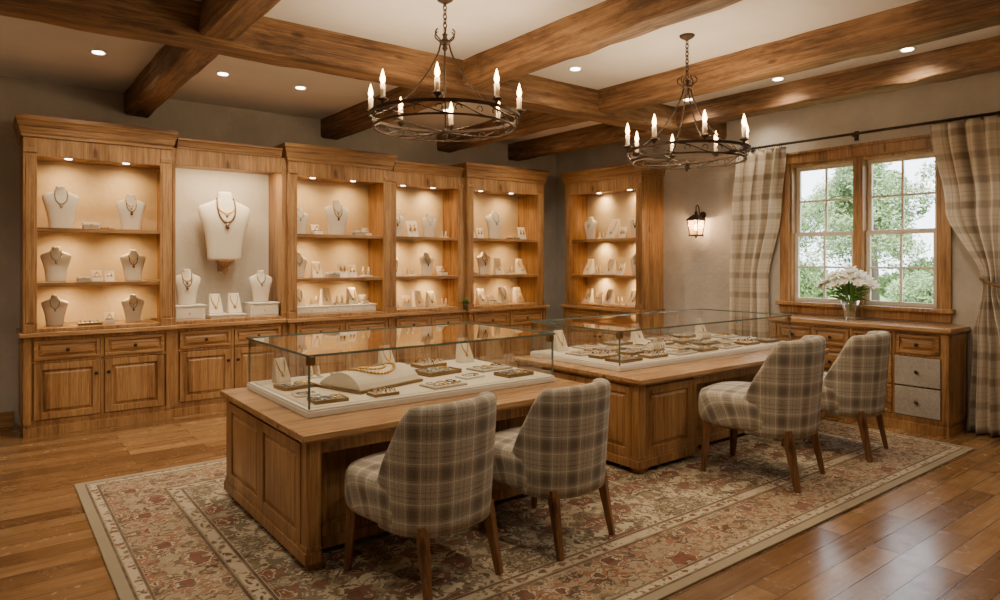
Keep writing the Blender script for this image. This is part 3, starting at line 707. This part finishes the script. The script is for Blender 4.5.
# ------------------------------------------------------------------ sales counters
TH=0.71; TW=1.47
def sales_counter(loc,L,ped,label):
    r=empty('display_counter',loc,label=label,category='counter',group='oak display counters')
    b=MB(); h=TH-0.05; y1=TW-0.02
    def endp(x0,x1):
        b.box(x0+0.02,x1-0.02,0.03,y1-0.02,0.09,h)
        for ya in (0.02,y1-0.09):
            b.box(x0,x1 if x1-x0<0.2 else x0+0.08,ya,ya+0.08,0.05,h)
        b.box(x0-0.012,x1+0.0,0.01,y1+0.005,0.04,0.10).box(x0-0.004,x1,0.015,y1,0.10,0.125)
    endp(0.02,0.10); endp(L-0.10,L-0.02)
    w=(y1-0.18)/2
    for k in range(2):
        b.panel((0.03,y1-0.09-k*(w+0.0),0.12),(0,-1,0),(-1,0,0),w,h-0.14,0.016,0.055)
        b.panel((L-0.03,0.10+k*w,0.12),(0,1,0),(1,0,0),w,h-0.14,0.016,0.055)
    b.box(0.10,L-0.10,y1-0.05,y1-0.02,0.06,h)
    nb=4; pw=(L-0.2)/nb
    for k in range(nb): b.panel((0.10+(k+1)*pw,y1-0.02,0.12),(-1,0,0),(0,1,0),pw,h-0.14,0.016,0.055)
    x0=0.10+ped; yp=0.18
    b.box(x0,L-0.10,yp,yp+0.03,0.04,h)
    nb=3; pw=(L-0.10-x0)/nb
    for k in range(nb): b.panel((x0+k*pw,yp,0.10),(1,0,0),(0,-1,0),pw,h-0.12,0.016,0.06)
    b.box(x0,L-0.10,yp-0.03,yp,0.04,0.10)
    b.box(x0,L-0.10,0.03,0.055,h-0.07,h)
    if ped:
        b.box(0.10,0.10+ped,0.04,0.51,0.08,h); b.box(0.10,0.10+ped+0.01,0.012,0.5,0.04,0.10).box(0.10,0.10+ped+0.004,0.02,0.5,0.10,0.125)
        b.panel((0.10,0.04,0.12),(1,0,0),(0,-1,0),ped-0.05,h-0.14,0.018,0.06)
        b.box(0.05+ped,0.10+ped,0.02,0.06,0.12,h)
    obj('counter_base',b.mesh('counter_base',WZ),r,bevel=0.004)
    for (x,y) in ((0.02,0.01),(0.02,y1-0.10),(L-0.13,0.01),(L-0.13,y1-0.10)):
        f=MB().fr((x+0.02,x+0.09,y+0.02,y+0.09),0,(x,x+0.11,y,y+0.10),0.045)
        obj('foot',f.mesh('foot',WZ),r,bevel=0.004)
    t=MB().box(-0.015,L+0.015,-0.03,TW+0.0,h+0.015,TH).box(0.0,L,-0.012,TW-0.01,h,h+0.015)
    obj('counter_top',t.mesh('counter_top',TX),r,bevel=0.006)
    return r
def glass_case(x0,x1,y0,y1,zb,zt,label):
    r=empty('glass_display_case',(x0,y0,zb),label=label,category='display case',group='glass display cases')
    L=x1-x0;W=y1-y0;H=zt-zb; zt_=H; zt0=0.045
    obj('case_tray',MB().box(-0.015,L+0.015,-0.015,W+0.015,0,zt0-0.012).box(-0.01,L+0.01,-0.01,W+0.01,zt0-0.012,zt0).mesh('case_tray',WHITE),r,bevel=0.004)
    obj('velvet_lining',MB().box(0.02,L-0.02,0.02,W-0.02,zt0,zt0+0.004).mesh('velvet_lining',LINEN),r)
    def q(name,p):
        obj(name,MB().add(p,[(0,1,2,3)]).mesh(name,GLASS,recalc=False),r)
    for nm,a,c in (('glass_panel',(0,0),(L,0)),('glass_panel',(L,0),(L,W)),('glass_panel',(L,W),(0,W)),('glass_panel',(0,W),(0,0))):
        q(nm,[(a[0],a[1],zt0),(c[0],c[1],zt0),(c[0],c[1],zt_),(a[0],a[1],zt_)])
    q('glass_top',[(-0.014,-0.014,zt_+0.007),(L+0.014,-0.014,zt_+0.007),(L+0.014,W+0.014,zt_+0.007),(-0.014,W+0.014,zt_+0.007)])
    e=MB(); t=0.006
    o=0.016
    e.box(-o,L+o,-o,-o+t,zt_,zt_+0.013).box(-o,L+o,W+o-t,W+o,zt_,zt_+0.013).box(-o,-o+t,-o,W+o,zt_,zt_+0.013).box(L+o-t,L+o,-o,W+o,zt_,zt_+0.013)
    for (x,y) in ((0,0),(L,0),(L,W),(0,W)): e.box(x-0.005,x+0.005,y-0.005,y+0.005,zt0,zt_)
    obj('glass_edges',e.mesh('glass_edges',GEDGE),r)
    for (x,y) in ((0,0),(L,0),(L,W),(0,W)):
        sx=1 if x==0 else -1; sy=1 if y==0 else -1
        obj('corner_clip',MB().box(min(x-sx*0.006,x+sx*0.034),max(x-sx*0.006,x+sx*0.034),min(y-sy*0.008,y+sy*0.034),max(y-sy*0.008,y+sy*0.034),zt_-0.05,zt_-0.002).mesh('corner_clip',BRASS),r,bevel=0.002)
    return zb+zt0+0.004
C1=(1.27,3.265,RZ); L1=2.10
sales_counter(C1,L1,0.0,'oak display counter with panelled sides standing on the rug')
zi1=glass_case(1.43,3.25,3.60,4.66,TH+RZ,1.06,'clear glass display case with white tray on the first counter')
C2=(3.80,3.265,RZ); L2=2.78
sales_counter(C2,L2,0.62,'longer oak display counter with a panelled pedestal on the rug')
zi2=glass_case(3.96,6.50,3.60,4.66,TH+RZ,1.03,'long clear glass display case full of jewellery trays')
for k,x,y,rt,s in [('grey',1.60,4.26,0.1,0.95),('lstand',1.60,4.50,0.2,1.0),('pad',1.56,3.98,-0.1,0.9),('grey',1.60,3.74,-0.05,0.85),('pillow',2.04,4.07,0.28,1.65),('lstand',2.40,4.49,0.2,1.15),('flat',2.10,4.53,0.06,0.75),
     ('grey',2.62,4.16,0.15,1.25),('flat',2.40,3.73,0.06,0.9),('pad',2.72,3.88,0.15,1.05),('tray',2.74,4.47,0.12,1.2),('flat',3.04,4.08,0.08,1.0),('lstand',3.10,4.48,0.1,1.2),('tray',1.94,3.70,0.03,0.85),('stand',1.84,4.53,0,0.95),('grey',3.02,3.76,0.05,1.0)]:
    place(k,(x,y,zi1),rt,s)
pts=[]
for i in range(41):
    th=2*pi*i/40; pts.append((0.10*math.cos(th),-0.01+0.075*math.sin(th),0))
mb=MB()
def pz_(y):
    t=(y+0.12)/0.24; return 0.012+0.055*sn(pi*t)**0.7*(1.25-0.5*t)
P3=[(x,y,pz_(y)+0.006) for x,y,_ in pts[:-1]]
mb.tube(P3,0.0035,6,True)
for p in P3: mb.sphere(p,0.006,8)
P4=[(x*0.6,(y+0.01)*0.55-0.01,pz_((y+0.01)*0.55-0.01)+0.005) for x,y,_ in pts[:-1]]
for p in P4[::2]: mb.sphere(p,0.005,8)
mb.tube(P4,0.003,6,True)
obj('gold_necklace',mb.mesh('gold_necklace',GOLD,True),None,(2.04,4.07,zi1),0.28,1.65,label='gold bead necklace lying on a curved cream pillow',category='necklace')
row_kinds=[['grey','tray','flat','grey','flat','tray','grey'],['tray','grey','cuff','flat','grey','flat','pad'],['flat','grey','flat','tray','grey','cuff','flat'],['lstand','flat','grey','lstand','flat','grey','lstand']]
for iy,y in enumerate((3.74,3.98,4.23,4.49)):
    for ix,kk in enumerate(row_kinds[iy]):
        x=4.18+ix*0.352+0.015*((iy+ix)%3-1)
        place(kk,(x,y,zi2),random.uniform(-0.06,0.10),{'flat':0.97,'tray':1.15,'pad':1.3,'cuff':1.1,'lstand':1.15,'grey':1.1}[kk])

# ------------------------------------------------------------------ chairs
def gridmesh(name,rows,uvs,mat,closed_v=False,caps=False):
    n=len(rows); m_=len(rows[0]); me=bpy.data.meshes.new(name)
    vs=[tuple(p) for r in rows for p in r]; fs=[]; fu=[]
    flat=[u for r in uvs for u in r]
    for i in range(n-1):
        for j in range(m_ if closed_v else m_-1):
            j2=(j+1)%m_; f=(i*m_+j,i*m_+j2,(i+1)*m_+j2,(i+1)*m_+j); fs.append(f); fu.append([flat[k] for k in f])
    if caps:
        f=tuple(range(m_))[::-1]; fs.append(f); fu.append([flat[k] for k in f])
        f=tuple((n-1)*m_+k for k in range(m_)); fs.append(f); fu.append([flat[k] for k in f])
    me.from_pydata(vs,[],fs); uvl=me.uv_layers.new(name='UVMap'); li=0
    for q in fu:
        for u in q: uvl.data[li].uv=u; li+=1
    for p in me.polygons: p.use_smooth=True
    me.materials.append(mat)
    bm=bmesh.new(); bm.from_mesh(me); bmesh.ops.recalc_face_normals(bm,faces=bm.faces); bm.to_mesh(me); bm.free()
    return me
def sst(a,b,x):
    t=max(0,min(1,(x-a)/(b-a))); return t*t*(3-2*t)
rows=[];uvs=[]
NA=64; AM=math.radians(106)
for i in range(NA+1):
    a=-AM+2*AM*i/NA; ad=abs(math.degrees(a))
    Ht=0.545+0.345*(1-sst(64,114,ad))+0.040*math.cos(a*0.9)
    zb=0.315
    th=0.082*(1-0.35*sst(80,106,ad))
    ring=[];ur=[]
    def P(z,off):
        t=max(0.0,(z-zb)/0.62)
        rr=0.95+0.07*min(1,t)**0.8
        lean=-0.03*t*max(0,math.cos(a))
        p=2.35; ca,sa=math.cos(a),math.sin(a)
        cx=math.copysign(abs(sa)**(2/p),sa); cyy=math.copysign(abs(ca)**(2/p),ca)
        x=cx*(0.305*rr+off); y=-cyy*(0.268*rr+off)+lean
        return (x,y,z)
    no=12
    for k in range(no+1):
        z=zb+(Ht-0.04-zb)*k/no; ring.append(P(z,0.0)); ur.append((a*0.32,z))
    for k in range(1,7):
        q=pi*k/7; ring.append(P(Ht-0.04+0.04*math.sin(q),-th/2+th/2*math.cos(q))); ur.append((a*0.32,Ht-0.04+0.04*math.sin(q)+0.02*k/6))
    for k in range(no+1):
        z=Ht-0.04-(Ht-0.04-zb)*k/no; ring.append(P(z,-th)); ur.append((a*0.32,z))
    rows.append(ring);uvs.append(ur)
back_me=gridmesh('backrest',rows,uvs,PLAID,True,True)
rows=[];uvs=[];NS=56
prof=[(0.02,0.33),(0.85,0.33),(0.955,0.338),(0.99,0.36),(1.0,0.40),(1.0,0.47),(0.988,0.505),(0.95,0.53),(0.86,0.545),(0.6,0.556),(0.3,0.56),(0.02,0.561)]
for rr,z in prof:
    ring=[];ur=[]
    for k in range(NS+1):
        a=2*pi*k/NS; ca,sa=math.cos(a),math.sin(a); p=3.0
        x=0.308*math.copysign(abs(ca)**(2/p),ca)*rr; y=0.34*math.copysign(abs(sa)**(2/p),sa)*rr+0.13
        if y<0: x*=(1-0.34*min(1,(-y/0.23))**2)
        l=math.hypot(x,y)+1e-6; dz=max(0,0.55-z)
        ring.append((x,y,z)); ur.append((x+x/l*dz+0.05,y+y/l*dz+0.02))
    rows.append(ring);uvs.append(ur)
seat_me=gridmesh('seat',rows,uvs,PLAID,False,False)
legs=[]
for sx,(ty,by) in ((-1,(0.36,0.385)),(1,(0.36,0.385)),(-1,(-0.16,-0.23)),(1,(-0.16,-0.23))):
    m_=MB(); n=5; pts=[];rs=[]
    for k in range(n+1):
        t=k/n
        pts.append((sx*(0.222+0.018*t),ty+(by-ty)*t,0.36*(1-t))); rs.append((0.038-0.016*t))
    legs.append(m_.tube(pts,rs,4).mesh('leg',LEGW))
def chair(x,y,rot,s,label):
    r=empty('upholstered_tub_chair',(x,y,RZ),rot,s,label=label,category='chair',group='plaid tub chairs at the counters')
    obj('seat',seat_me,r); obj('backrest',back_me,r)
    for l in legs: obj('leg',l,r,bevel=0.004)
    obj('seat_frame',MB().loft([(0.315,0.24,0.25,0.10),(0.35,0.26,0.27,0.10)],24,3).mesh('seat_frame',LEGW),r)
lb='taupe and cream plaid upholstered tub chair with tapered wooden legs'
chair(1.78,2.86,math.radians(11),1.0,lb)
chair(2.61,2.86,math.radians(8),0.98,lb)
chair(4.62,2.68,math.radians(10),1.12,lb)
chair(5.72,2.68,math.radians(10),1.08,lb)

# ------------------------------------------------------------------ chandeliers
def chandelier(x,y,z,R,label):
    r=empty('chandelier',(x,y,z),label=label,category='chandelier',group='wrought iron candle chandeliers')
    b=MB()
    N=48
    for (R0,z0,hh,tt) in ((R,0.0,0.020,0.006),(R*0.94,-0.072,0.012,0.006)):
        vs=[]
        for k in range(N):
            a=2*pi*k/N
            for (dr,dz) in ((-tt,0),(tt,0),(tt,hh),(-tt,hh)): vs.append(((R0+dr)*math.cos(a),(R0+dr)*math.sin(a),z0+dz))
        fs=[]
        for k in range(N):
            k2=(k+1)%N
            for j in range(4):
                j2=(j+1)%4; fs.append((k*4+j,k*4+j2,k2*4+j2,k2*4+j))
        b.add(vs,fs)
    obj('iron_ring',b.mesh('iron_ring',IRON),r)
    sc=MB()
    for k in range(12):
        a0=2*pi*k/12
        pts=[]
        for i in range(9):
            t=i/8; a=a0+t*2*pi/12; pts.append(((R-0.03*t)*math.cos(a),(R-0.03*t)*math.sin(a),0.0-0.062*(0.5-0.5*math.cos(pi*t))))
        sc.tube(pts,0.004,6)
        for sg in (1,-1):
            pts=[]
            for i in range(12):
                t=i/11; q=t*4.2; rr=0.028*(1-0.65*t); a=a0+sg*0.11
                pts.append(((R-0.015)*math.cos(a+rr*math.cos(q)/R*sg),(R-0.015)*math.sin(a+rr*math.cos(q)/R*sg),-0.032+rr*math.sin(q)))
            sc.tube(pts,0.0036,5)
    obj('scrollwork',sc.mesh('scrollwork',IRON,True),r)
    hz=0.52
    for k in range(4):
        a=2*pi*(k+0.5)/4+0.2; pts=[]
        for i in range(15):
            t=i/14
            rr=0.03+ (R-0.03)*(t**1.5); zz=hz-0.02+ (0.02-hz)*t - 0.10*math.sin(pi*t)*(1-t)+0.03*math.sin(2*pi*t)
            pts.append((rr*math.cos(a),rr*math.sin(a),zz))
        obj('support_arm',MB().tube(pts,0.006,8).mesh('support_arm',IRON,True),r)
    cbm=MB()
    for k in range(2):
        a=pi*k/2+0.2
        pts=[(t*R*0.93*math.cos(a),t*R*0.93*math.sin(a),-0.06-0.03*(1-t*t)) for t in [i/8-1 for i in range(17)]]
        cbm.tube(pts,0.005,6)
    cbm.lathe([(0.002,-0.15),(0.014,-0.13),(0.022,-0.11),(0.010,-0.095),(0.03,-0.085),(0.01,-0.07),(0.002,-0.06)],seg=14)
    obj('centre_finial',cbm.mesh('centre_finial',IRON,True),r)
    hub=MB().lathe([(0.004,hz-0.07),(0.02,hz-0.05),(0.012,hz-0.03),(0.035,hz-0.015),(0.04,hz),(0.02,hz+0.012),(0.012,hz+0.03),(0.02,hz+0.045),(0.004,hz+0.06)],seg=16)
    for k in range(6):
        a=2*pi*k/6; pts=[]
        for i in range(9):
            t=i/8; rr=0.03+0.045*math.sin(pi*t*0.8); pts.append((rr*math.cos(a),rr*math.sin(a),hz+0.0+0.075*t))
        hub.tube(pts,0.005,6)
    obj('hub',hub.mesh('hub',IRON,True),r)
    top=ZC-z; ch=MB(); zz=hz+0.06; i=0
    while zz<top-0.03:
        c=zz+0.016
        pts=[]
        for k in range(12):
            q=2*pi*k/12; u=0.012*math.cos(q); w=0.021*math.sin(q)
            pts.append((u,0,c+w) if i%2 else (0,u,c+w))
        ch.tube(pts,0.004,5,True); zz+=0.030; i+=1
    obj('chain',ch.mesh('chain',IRON,True),r)
    obj('canopy',MB().lathe([(0.006,top-0.045),(0.02,top-0.035),(0.05,top-0.018),(0.06,top-0.004),(0.06,top)],seg=20).mesh('canopy',IRON,True),r)
    for k in range(8):
        a=2*pi*k/8+0.12; cx,cy=R*math.cos(a),R*math.sin(a)
        obj('candle_cup',MB().lathe([(0.004,0.0),(0.01,0.03),(0.034,0.043),(0.036,0.050),(0.02,0.050),(0.02,0.062)],(cx,cy,0),14).mesh('candle_cup',IRON,True),r)
        cd=obj('candle',MB().lathe([(0.016,0.058),(0.016,0.140),(0.011,0.143)],(cx,cy,0),14).mesh('candle',CANDLE,True),r)
        obj('bulb',MB().lathe([(0.007,0.143),(0.015,0.162),(0.016,0.177),(0.010,0.203),(0.001,0.235)],(cx,cy,0),12).mesh('bulb',BULB,True),cd)
        light('POINT',(cx,cy,0.19),9.5,(1,0.72,0.43),r,name='candle_light',shadow_soft_size=0.04)
chandelier(2.45,3.79,2.55,0.50,'round dark iron chandelier with eight glowing candle bulbs')
chandelier(4.36,3.26,2.44,0.465,'round dark iron chandelier hanging over the longer counter')

# ------------------------------------------------------------------ sconce
r=empty('wall_lantern',(XR,5.21,1.87),-pi/2,0.9,label='small iron lantern sconce with clear glass on a curved arm',category='wall lamp')
obj('backplate',MB().lathe([(0.05,-0.0),(0.05,0.012)],seg=18).mesh('backplate',IRON),r,(0,0,0.34),(pi/2,0,0))
obj('curved_arm',MB().tube([(0,-0.01,0.34),(0,-0.05,0.33),(0,-0.09,0.37),(0,-0.10,0.44),(0,-0.13,0.48),(0,-0.165,0.46),(0,-0.165,0.40)],0.008,8).mesh('curved_arm',IRON,True),r)
f=MB(); cy=-0.165
for sx in (-1,1):
    for sy in (-1,1): f.tube([(sx*0.062,cy+sy*0.062,0.05),(sx*0.085,cy+sy*0.085,0.26)],0.010,4)
f.box(-0.075,0.075,cy-0.075,cy+0.075,0.035,0.058).box(-0.097,0.097,cy-0.097,cy+0.097,0.255,0.272)
f.fr((-0.10,0.10,cy-0.10,cy+0.10),0.272,(-0.03,0.03,cy-0.03,cy+0.03),0.34).lathe([(0.02,0.34),(0.026,0.36),(0.008,0.40)],(0,cy,0),12).lathe([(0.002,0.0),(0.015,0.02),(0.02,0.04)],(0,cy,0),12)
obj('lantern_frame',f.mesh('lantern_frame',IRON),r)
FROST=simple('lantern_glass_lit',(0.8,0.5,0.25),0.2,0,0.05,20,0,**{'Emission Color':(1,0.50,0.17,1),'Emission Strength':1.0,'Alpha':0.3})
obj('candle',MB().lathe([(0.018,0.055),(0.018,0.12)],(0,cy,0),14).mesh('candle',CANDLE,True),r)
obj('bulb',MB().lathe([(0.008,0.12),(0.026,0.15),(0.024,0.18),(0.002,0.215)],(0,cy,0),14).mesh('bulb',BULB,True),r)
for sx in (-1,1):
    obj('glass_pane',MB().add([(sx*0.062,cy-0.058,0.055),(sx*0.062,cy+0.058,0.055),(sx*0.084,cy+0.080,0.26),(sx*0.084,cy-0.080,0.26)],[(0,1,2,3)]).mesh('glass_pane',FROST,recalc=False),r)
    obj('glass_pane',MB().add([(-0.058,cy+sx*0.062,0.055),(0.058,cy+sx*0.062,0.055),(0.080,cy+sx*0.084,0.26),(-0.080,cy+sx*0.084,0.26)],[(0,1,2,3)]).mesh('glass_pane',FROST,recalc=False),r)
light('POINT',(0,cy,0.20),30,(1,0.64,0.33),r,name='lantern_light',shadow_soft_size=0.03)

# ------------------------------------------------------------------ window desk, vase
DZ=0.98
dk=empty('window_desk',(6.86,4.02,0),-pi/2,label='oak sideboard desk with small drawers beneath the window',category='sideboard')
base_cabinet(dk,1.72,XR-6.86-0.002,DZ-0.04,cols=4,doors=False,low_mat=GREYW,sides=(1,1))
obj('desk_top',MB().box(-0.03,1.75,-0.035,XR-6.86-0.002,DZ-0.04,DZ).box(-0.015,1.735,-0.02,0.42,DZ-0.055,DZ-0.04).mesh('desk_top',TX),dk,bevel=0.005)
vs=empty('flower_vase',(7.06,3.26,DZ),label='clear glass vase of white flowers with green leaves on the desk',category='vase of flowers')
VG=glassmat('vase_glass',(0.95,0.98,0.97),0.7,0.12)
obj('vase',MB().lathe([(0.045,0.0),(0.05,0.005),(0.055,0.06),(0.068,0.13),(0.088,0.20),(0.086,0.20),(0.064,0.13),(0.050,0.06),(0.045,0.012),(0.001,0.012)],seg=28).mesh('vase',VG,True),vs)
st=MB(); pe=MB(); lv=MB()
for i in range(30):
    a=2*pi*i*0.618; sp_=0.27*math.sqrt((i+0.5)/30); zt=0.50-sp_*0.65+random.uniform(-0.02,0.02)
    tip=V((sp_*0.42*math.cos(a)-0.04,sp_*math.sin(a),zt))
    st.tube([(0.02*math.cos(a+2),0.02*math.sin(a+2),0.10),(0.03*math.cos(a),0.03*math.sin(a),0.18),tip],0.003,5)
    ax_=V((math.cos(a)*0.35-0.35,math.sin(a)*sp_*3.0,1.0)).normalized(); e1=ax_.orthogonal().normalized(); e2=ax_.cross(e1)
    for j in range(6):
        q=2*pi*j/6+i; o_=e1*math.cos(q)+e2*math.sin(q); sd=(e2*math.cos(q)-e1*math.sin(q))
        pe.add([tip,tip+o_*0.022+ax_*0.040+sd*0.020,tip+o_*0.045+ax_*0.060+sd*0.020,tip+o_*0.075+ax_*0.065,tip+o_*0.045+ax_*0.060-sd*0.020,tip+o_*0.022+ax_*0.040-sd*0.020],[(0,1,2,3,4,5)])
    pe.sphere(tip+ax_*0.012,0.012,8)
for i in range(110):
    a=random.uniform(0,2*pi); p=V((0.03*math.cos(a),0.03*math.sin(a),random.uniform(0.19,0.30))); L=random.uniform(0.12,0.27); e=random.uniform(0.0,1.2)
    d=V((math.cos(a)*math.cos(e)*0.45-0.1,math.sin(a)*math.cos(e),math.sin(e))); sd=V((-math.sin(a),math.cos(a),0.3))*0.014
    lv.add([p,p+d*L*0.5+sd,p+d*L-V((0,0,0.02)),p+d*L*0.5-sd],[(0,1,2,3)])
obj('stems',st.mesh('stems',LEAF,True),vs); obj('petals',pe.mesh('petals',PETAL,recalc=False),vs,label='white blossoms'); obj('leaves',lv.mesh('leaves',LEAF,recalc=False),vs,label='green leaves')

# ------------------------------------------------------------------ curtains
RODX,RODZ=7.20,2.92
rod=empty('curtain_rod',(RODX,0,RODZ),label='long dark iron curtain rod with ball finials above the window',category='curtain rod')
obj('rod',MB().tube([(0,1.35,0),(0,4.95,0)],0.013,12).mesh('rod',IRON,True),rod)
for y in (1.35,4.95): obj('finial',MB().sphere((0,y,0),0.032,14).mesh('finial',IRON,True),rod)
for y in (1.5,3.30,4.80): obj('bracket',MB().box(0.085,XR-RODX,y-0.02,y+0.02,-0.06,0.04).tube([(0.09,y,-0.015),(0,y,-0.02)],0.008,8).mesh('bracket',IRON,True),rod)
def interp(tab,z):
    for i in range(len(tab)-1):
        z0,a0=tab[i][0],tab[i][1]; z1,a1=tab[i+1][0],tab[i+1][1]
        if z1<=z<=z0:
            t=(z0-z)/(z0-z1); t=t*t*(3-2*t); return a0+(a1-a0)*t
    return tab[-1][1]
def curtain(ya,yb,amp,label,seed,tie=None,nf=5.0):
    rows=[];uvs=[];NZ=60;NU=150; top=RODZ-0.03
    for i in range(NZ+1):
        z=top-(top-0.015)*i/NZ; A_=interp(ya,z);B_=interp(yb,z); am=interp(amp,z)
        row=[];ur=[]
        for j in range(NU+1):
            s=j/NU; ph=2*pi*s*nf+0.6*math.sin(3*s+seed)+0.35*math.sin(z*2.1+seed)
            x=am*math.sin(ph)+0.25*am*math.sin(2.3*ph+seed)
            y=A_+(B_-A_)*s+0.018*math.cos(ph*1.0+z)
            row.append((RODX+min(x,0.075),y,z)); ur.append((s*0.95,z))
        rows.append(row);uvs.append(ur)
    r=empty('curtain',(0,0,0),label=label,category='curtain',group='plaid window curtains')
    cl=obj('curtain_cloth',gridmesh('curtain_cloth',rows,uvs,CURT),r)
    so=cl.modifiers.new('s','SOLIDIFY'); so.thickness=0.004
    y0=ya[0][1];y1=yb[0][1]
    for k in range(7):
        y=y0+(y1-y0)*(k+0.5)/7
        obj('curtain_ring',MB().ring((RODX,y,RODZ-0.012),0.026,0.0035,'y',18,6).mesh('curtain_ring',IRON,True),r)
    if tie:
        zt,a,b_=tie
        pts=[(RODX+0.085*math.cos(q),(a+b_)/2+(abs(b_-a)/2+0.02)*math.sin(q),zt+0.05*math.sin(q)) for q in [2*pi*k/24 for k in range(24)]]
        tb=MB().tube(pts,0.012,8,True)
        obj('tieback',tb.mesh('tieback',BRASS,True),r)
curtain([(2.89,4.06),(2.2,4.12),(1.3,4.28),(0,4.26)],[(2.89,4.66),(2.2,4.70),(1.3,4.72),(0,4.76)],[(2.89,0.04),(1.3,0.055),(0,0.055)],'taupe and cream plaid curtain hanging straight beside the window',1.0)
curtain([(2.89,2.60),(2.1,2.47),(1.38,2.14),(0.9,2.22),(0,2.25)],[(2.89,1.70),(2.2,1.72),(1.38,1.93),(0.8,1.66),(0,1.55)],[(2.89,0.04),(1.38,0.045),(0.7,0.055),(0,0.06)],'taupe and cream plaid curtain tied back and pooling to the floor',2.3,tie=(1.38,2.14,1.93),nf=6.5)

# ------------------------------------------------------------------ outdoors
GRASS=simple('lawn_grass',(0.22,0.30,0.11),0.9,var=0.4,scale=3)
obj('lawn',MB().box(7.6,90,-30,70,-0.4,-0.3).mesh('lawn',GRASS),label='green lawn outside the window',category='lawn',kind='stuff')
m,nt,b=newmat('tree_leaves'); TL=m
gi=nd(nt,'ShaderNodeTexCoord'); no=nd(nt,'ShaderNodeTexNoise',{'Vector':gi.outputs['Object'],'Scale':1.6,'Detail':4.0})
nt.links.new(ramp(nt,no.outputs[0],[(0.3,(0.10,0.16,0.06)),(0.5,(0.22,0.31,0.13)),(0.7,(0.42,0.50,0.25))]),b.inputs['Base Color']); b.inputs['Roughness'].default_value=0.8
def tree_me(n,clumps,rad,size,seed,h):
    rg=random.Random(seed); mb=MB()
    cl=[(V((rg.gauss(0,rad*0.42),rg.gauss(0,rad*0.42),h+rg.gauss(0,rad*0.45))),rg.uniform(0.3,0.5)*rad) for _ in range(clumps)]
    for i in range(n):
        c,r_=rg.choice(cl); d=V((rg.gauss(0,1),rg.gauss(0,1),rg.gauss(0,1))).normalized()*r_*rg.uniform(0.6,1.0)
        p=c+d; u=V((rg.gauss(0,1),rg.gauss(0,1),rg.gauss(0,1))).normalized(); w=u.orthogonal().normalized()
        s=size*rg.uniform(0.6,1.3)
        if p.z<s+0.02: p.z=s+0.02+abs(p.z)*0.3
        mb.add([p-u*s,p+w*s*0.5,p+u*s,p-w*s*0.5],[(0,1,2,3)])
    return mb.mesh('tree_crown',TL,recalc=False)
crowns=[tree_me(15000,22,1.9,0.075,3,3.3),tree_me(15000,20,1.7,0.07,5,3.0)]
bush_me=tree_me(9000,16,0.8,0.045,9,0.85)
trunk_me=MB().tube([(0,0,0),(0.05,0,1.0),(0.0,0.05,2.2),(0.1,0,3.4)],[0.16,0.12,0.10,0.05],10).mesh('trunk',BARK,True)
for i,(x,y,s) in enumerate([(29,12.4,1.2),(30,18.2,1.2),(46,27.5,1.5),(42,19.0,1.5),(32,5.0,1.15),(28,26.0,1.1)]):
    t=empty('tree',(x,y,-0.3),i*1.3,s,label='leafy green garden tree outside the window',category='tree',group='garden trees')
    obj('tree_crown',crowns[i%2],t); obj('trunk',trunk_me,t)
for i,(x,y,s) in enumerate([(18,6.4,1.0),(18.5,9.9,1.1),(18,13.4,1.0),(18.3,2.9,1.0),(22,8.2,1.2),(22.5,12.6,1.2)]):
    obj('garden_bush',bush_me,None,(x,y,-0.3),i*2.1,s,label='rounded green bush outside the window',category='bush',group='garden bushes')

# ------------------------------------------------------------------ world / light / camera
w=bpy.data.worlds.new('World'); S.world=w; w.use_nodes=True
bg=w.node_tree.nodes['Background']; bg.inputs[0].default_value=(0.86,0.93,1.0,1); bg.inputs[1].default_value=6.5
light('SUN',(0,0,20),6.5,(1,0.96,0.88),rot=(0,math.radians(-38),math.radians(10)),name='sun',angle=0.02)
cam=bpy.data.cameras.new('camera'); co=bpy.data.objects.new('camera',cam); COL.objects.link(co)
co.location=(0,0,1.6); co.rotation_euler=(pi/2,0,-math.asin(0.610)); cam.lens=24.08; cam.sensor_width=36; cam.shift_y=-0.04; cam.clip_start=0.05
S.camera=co
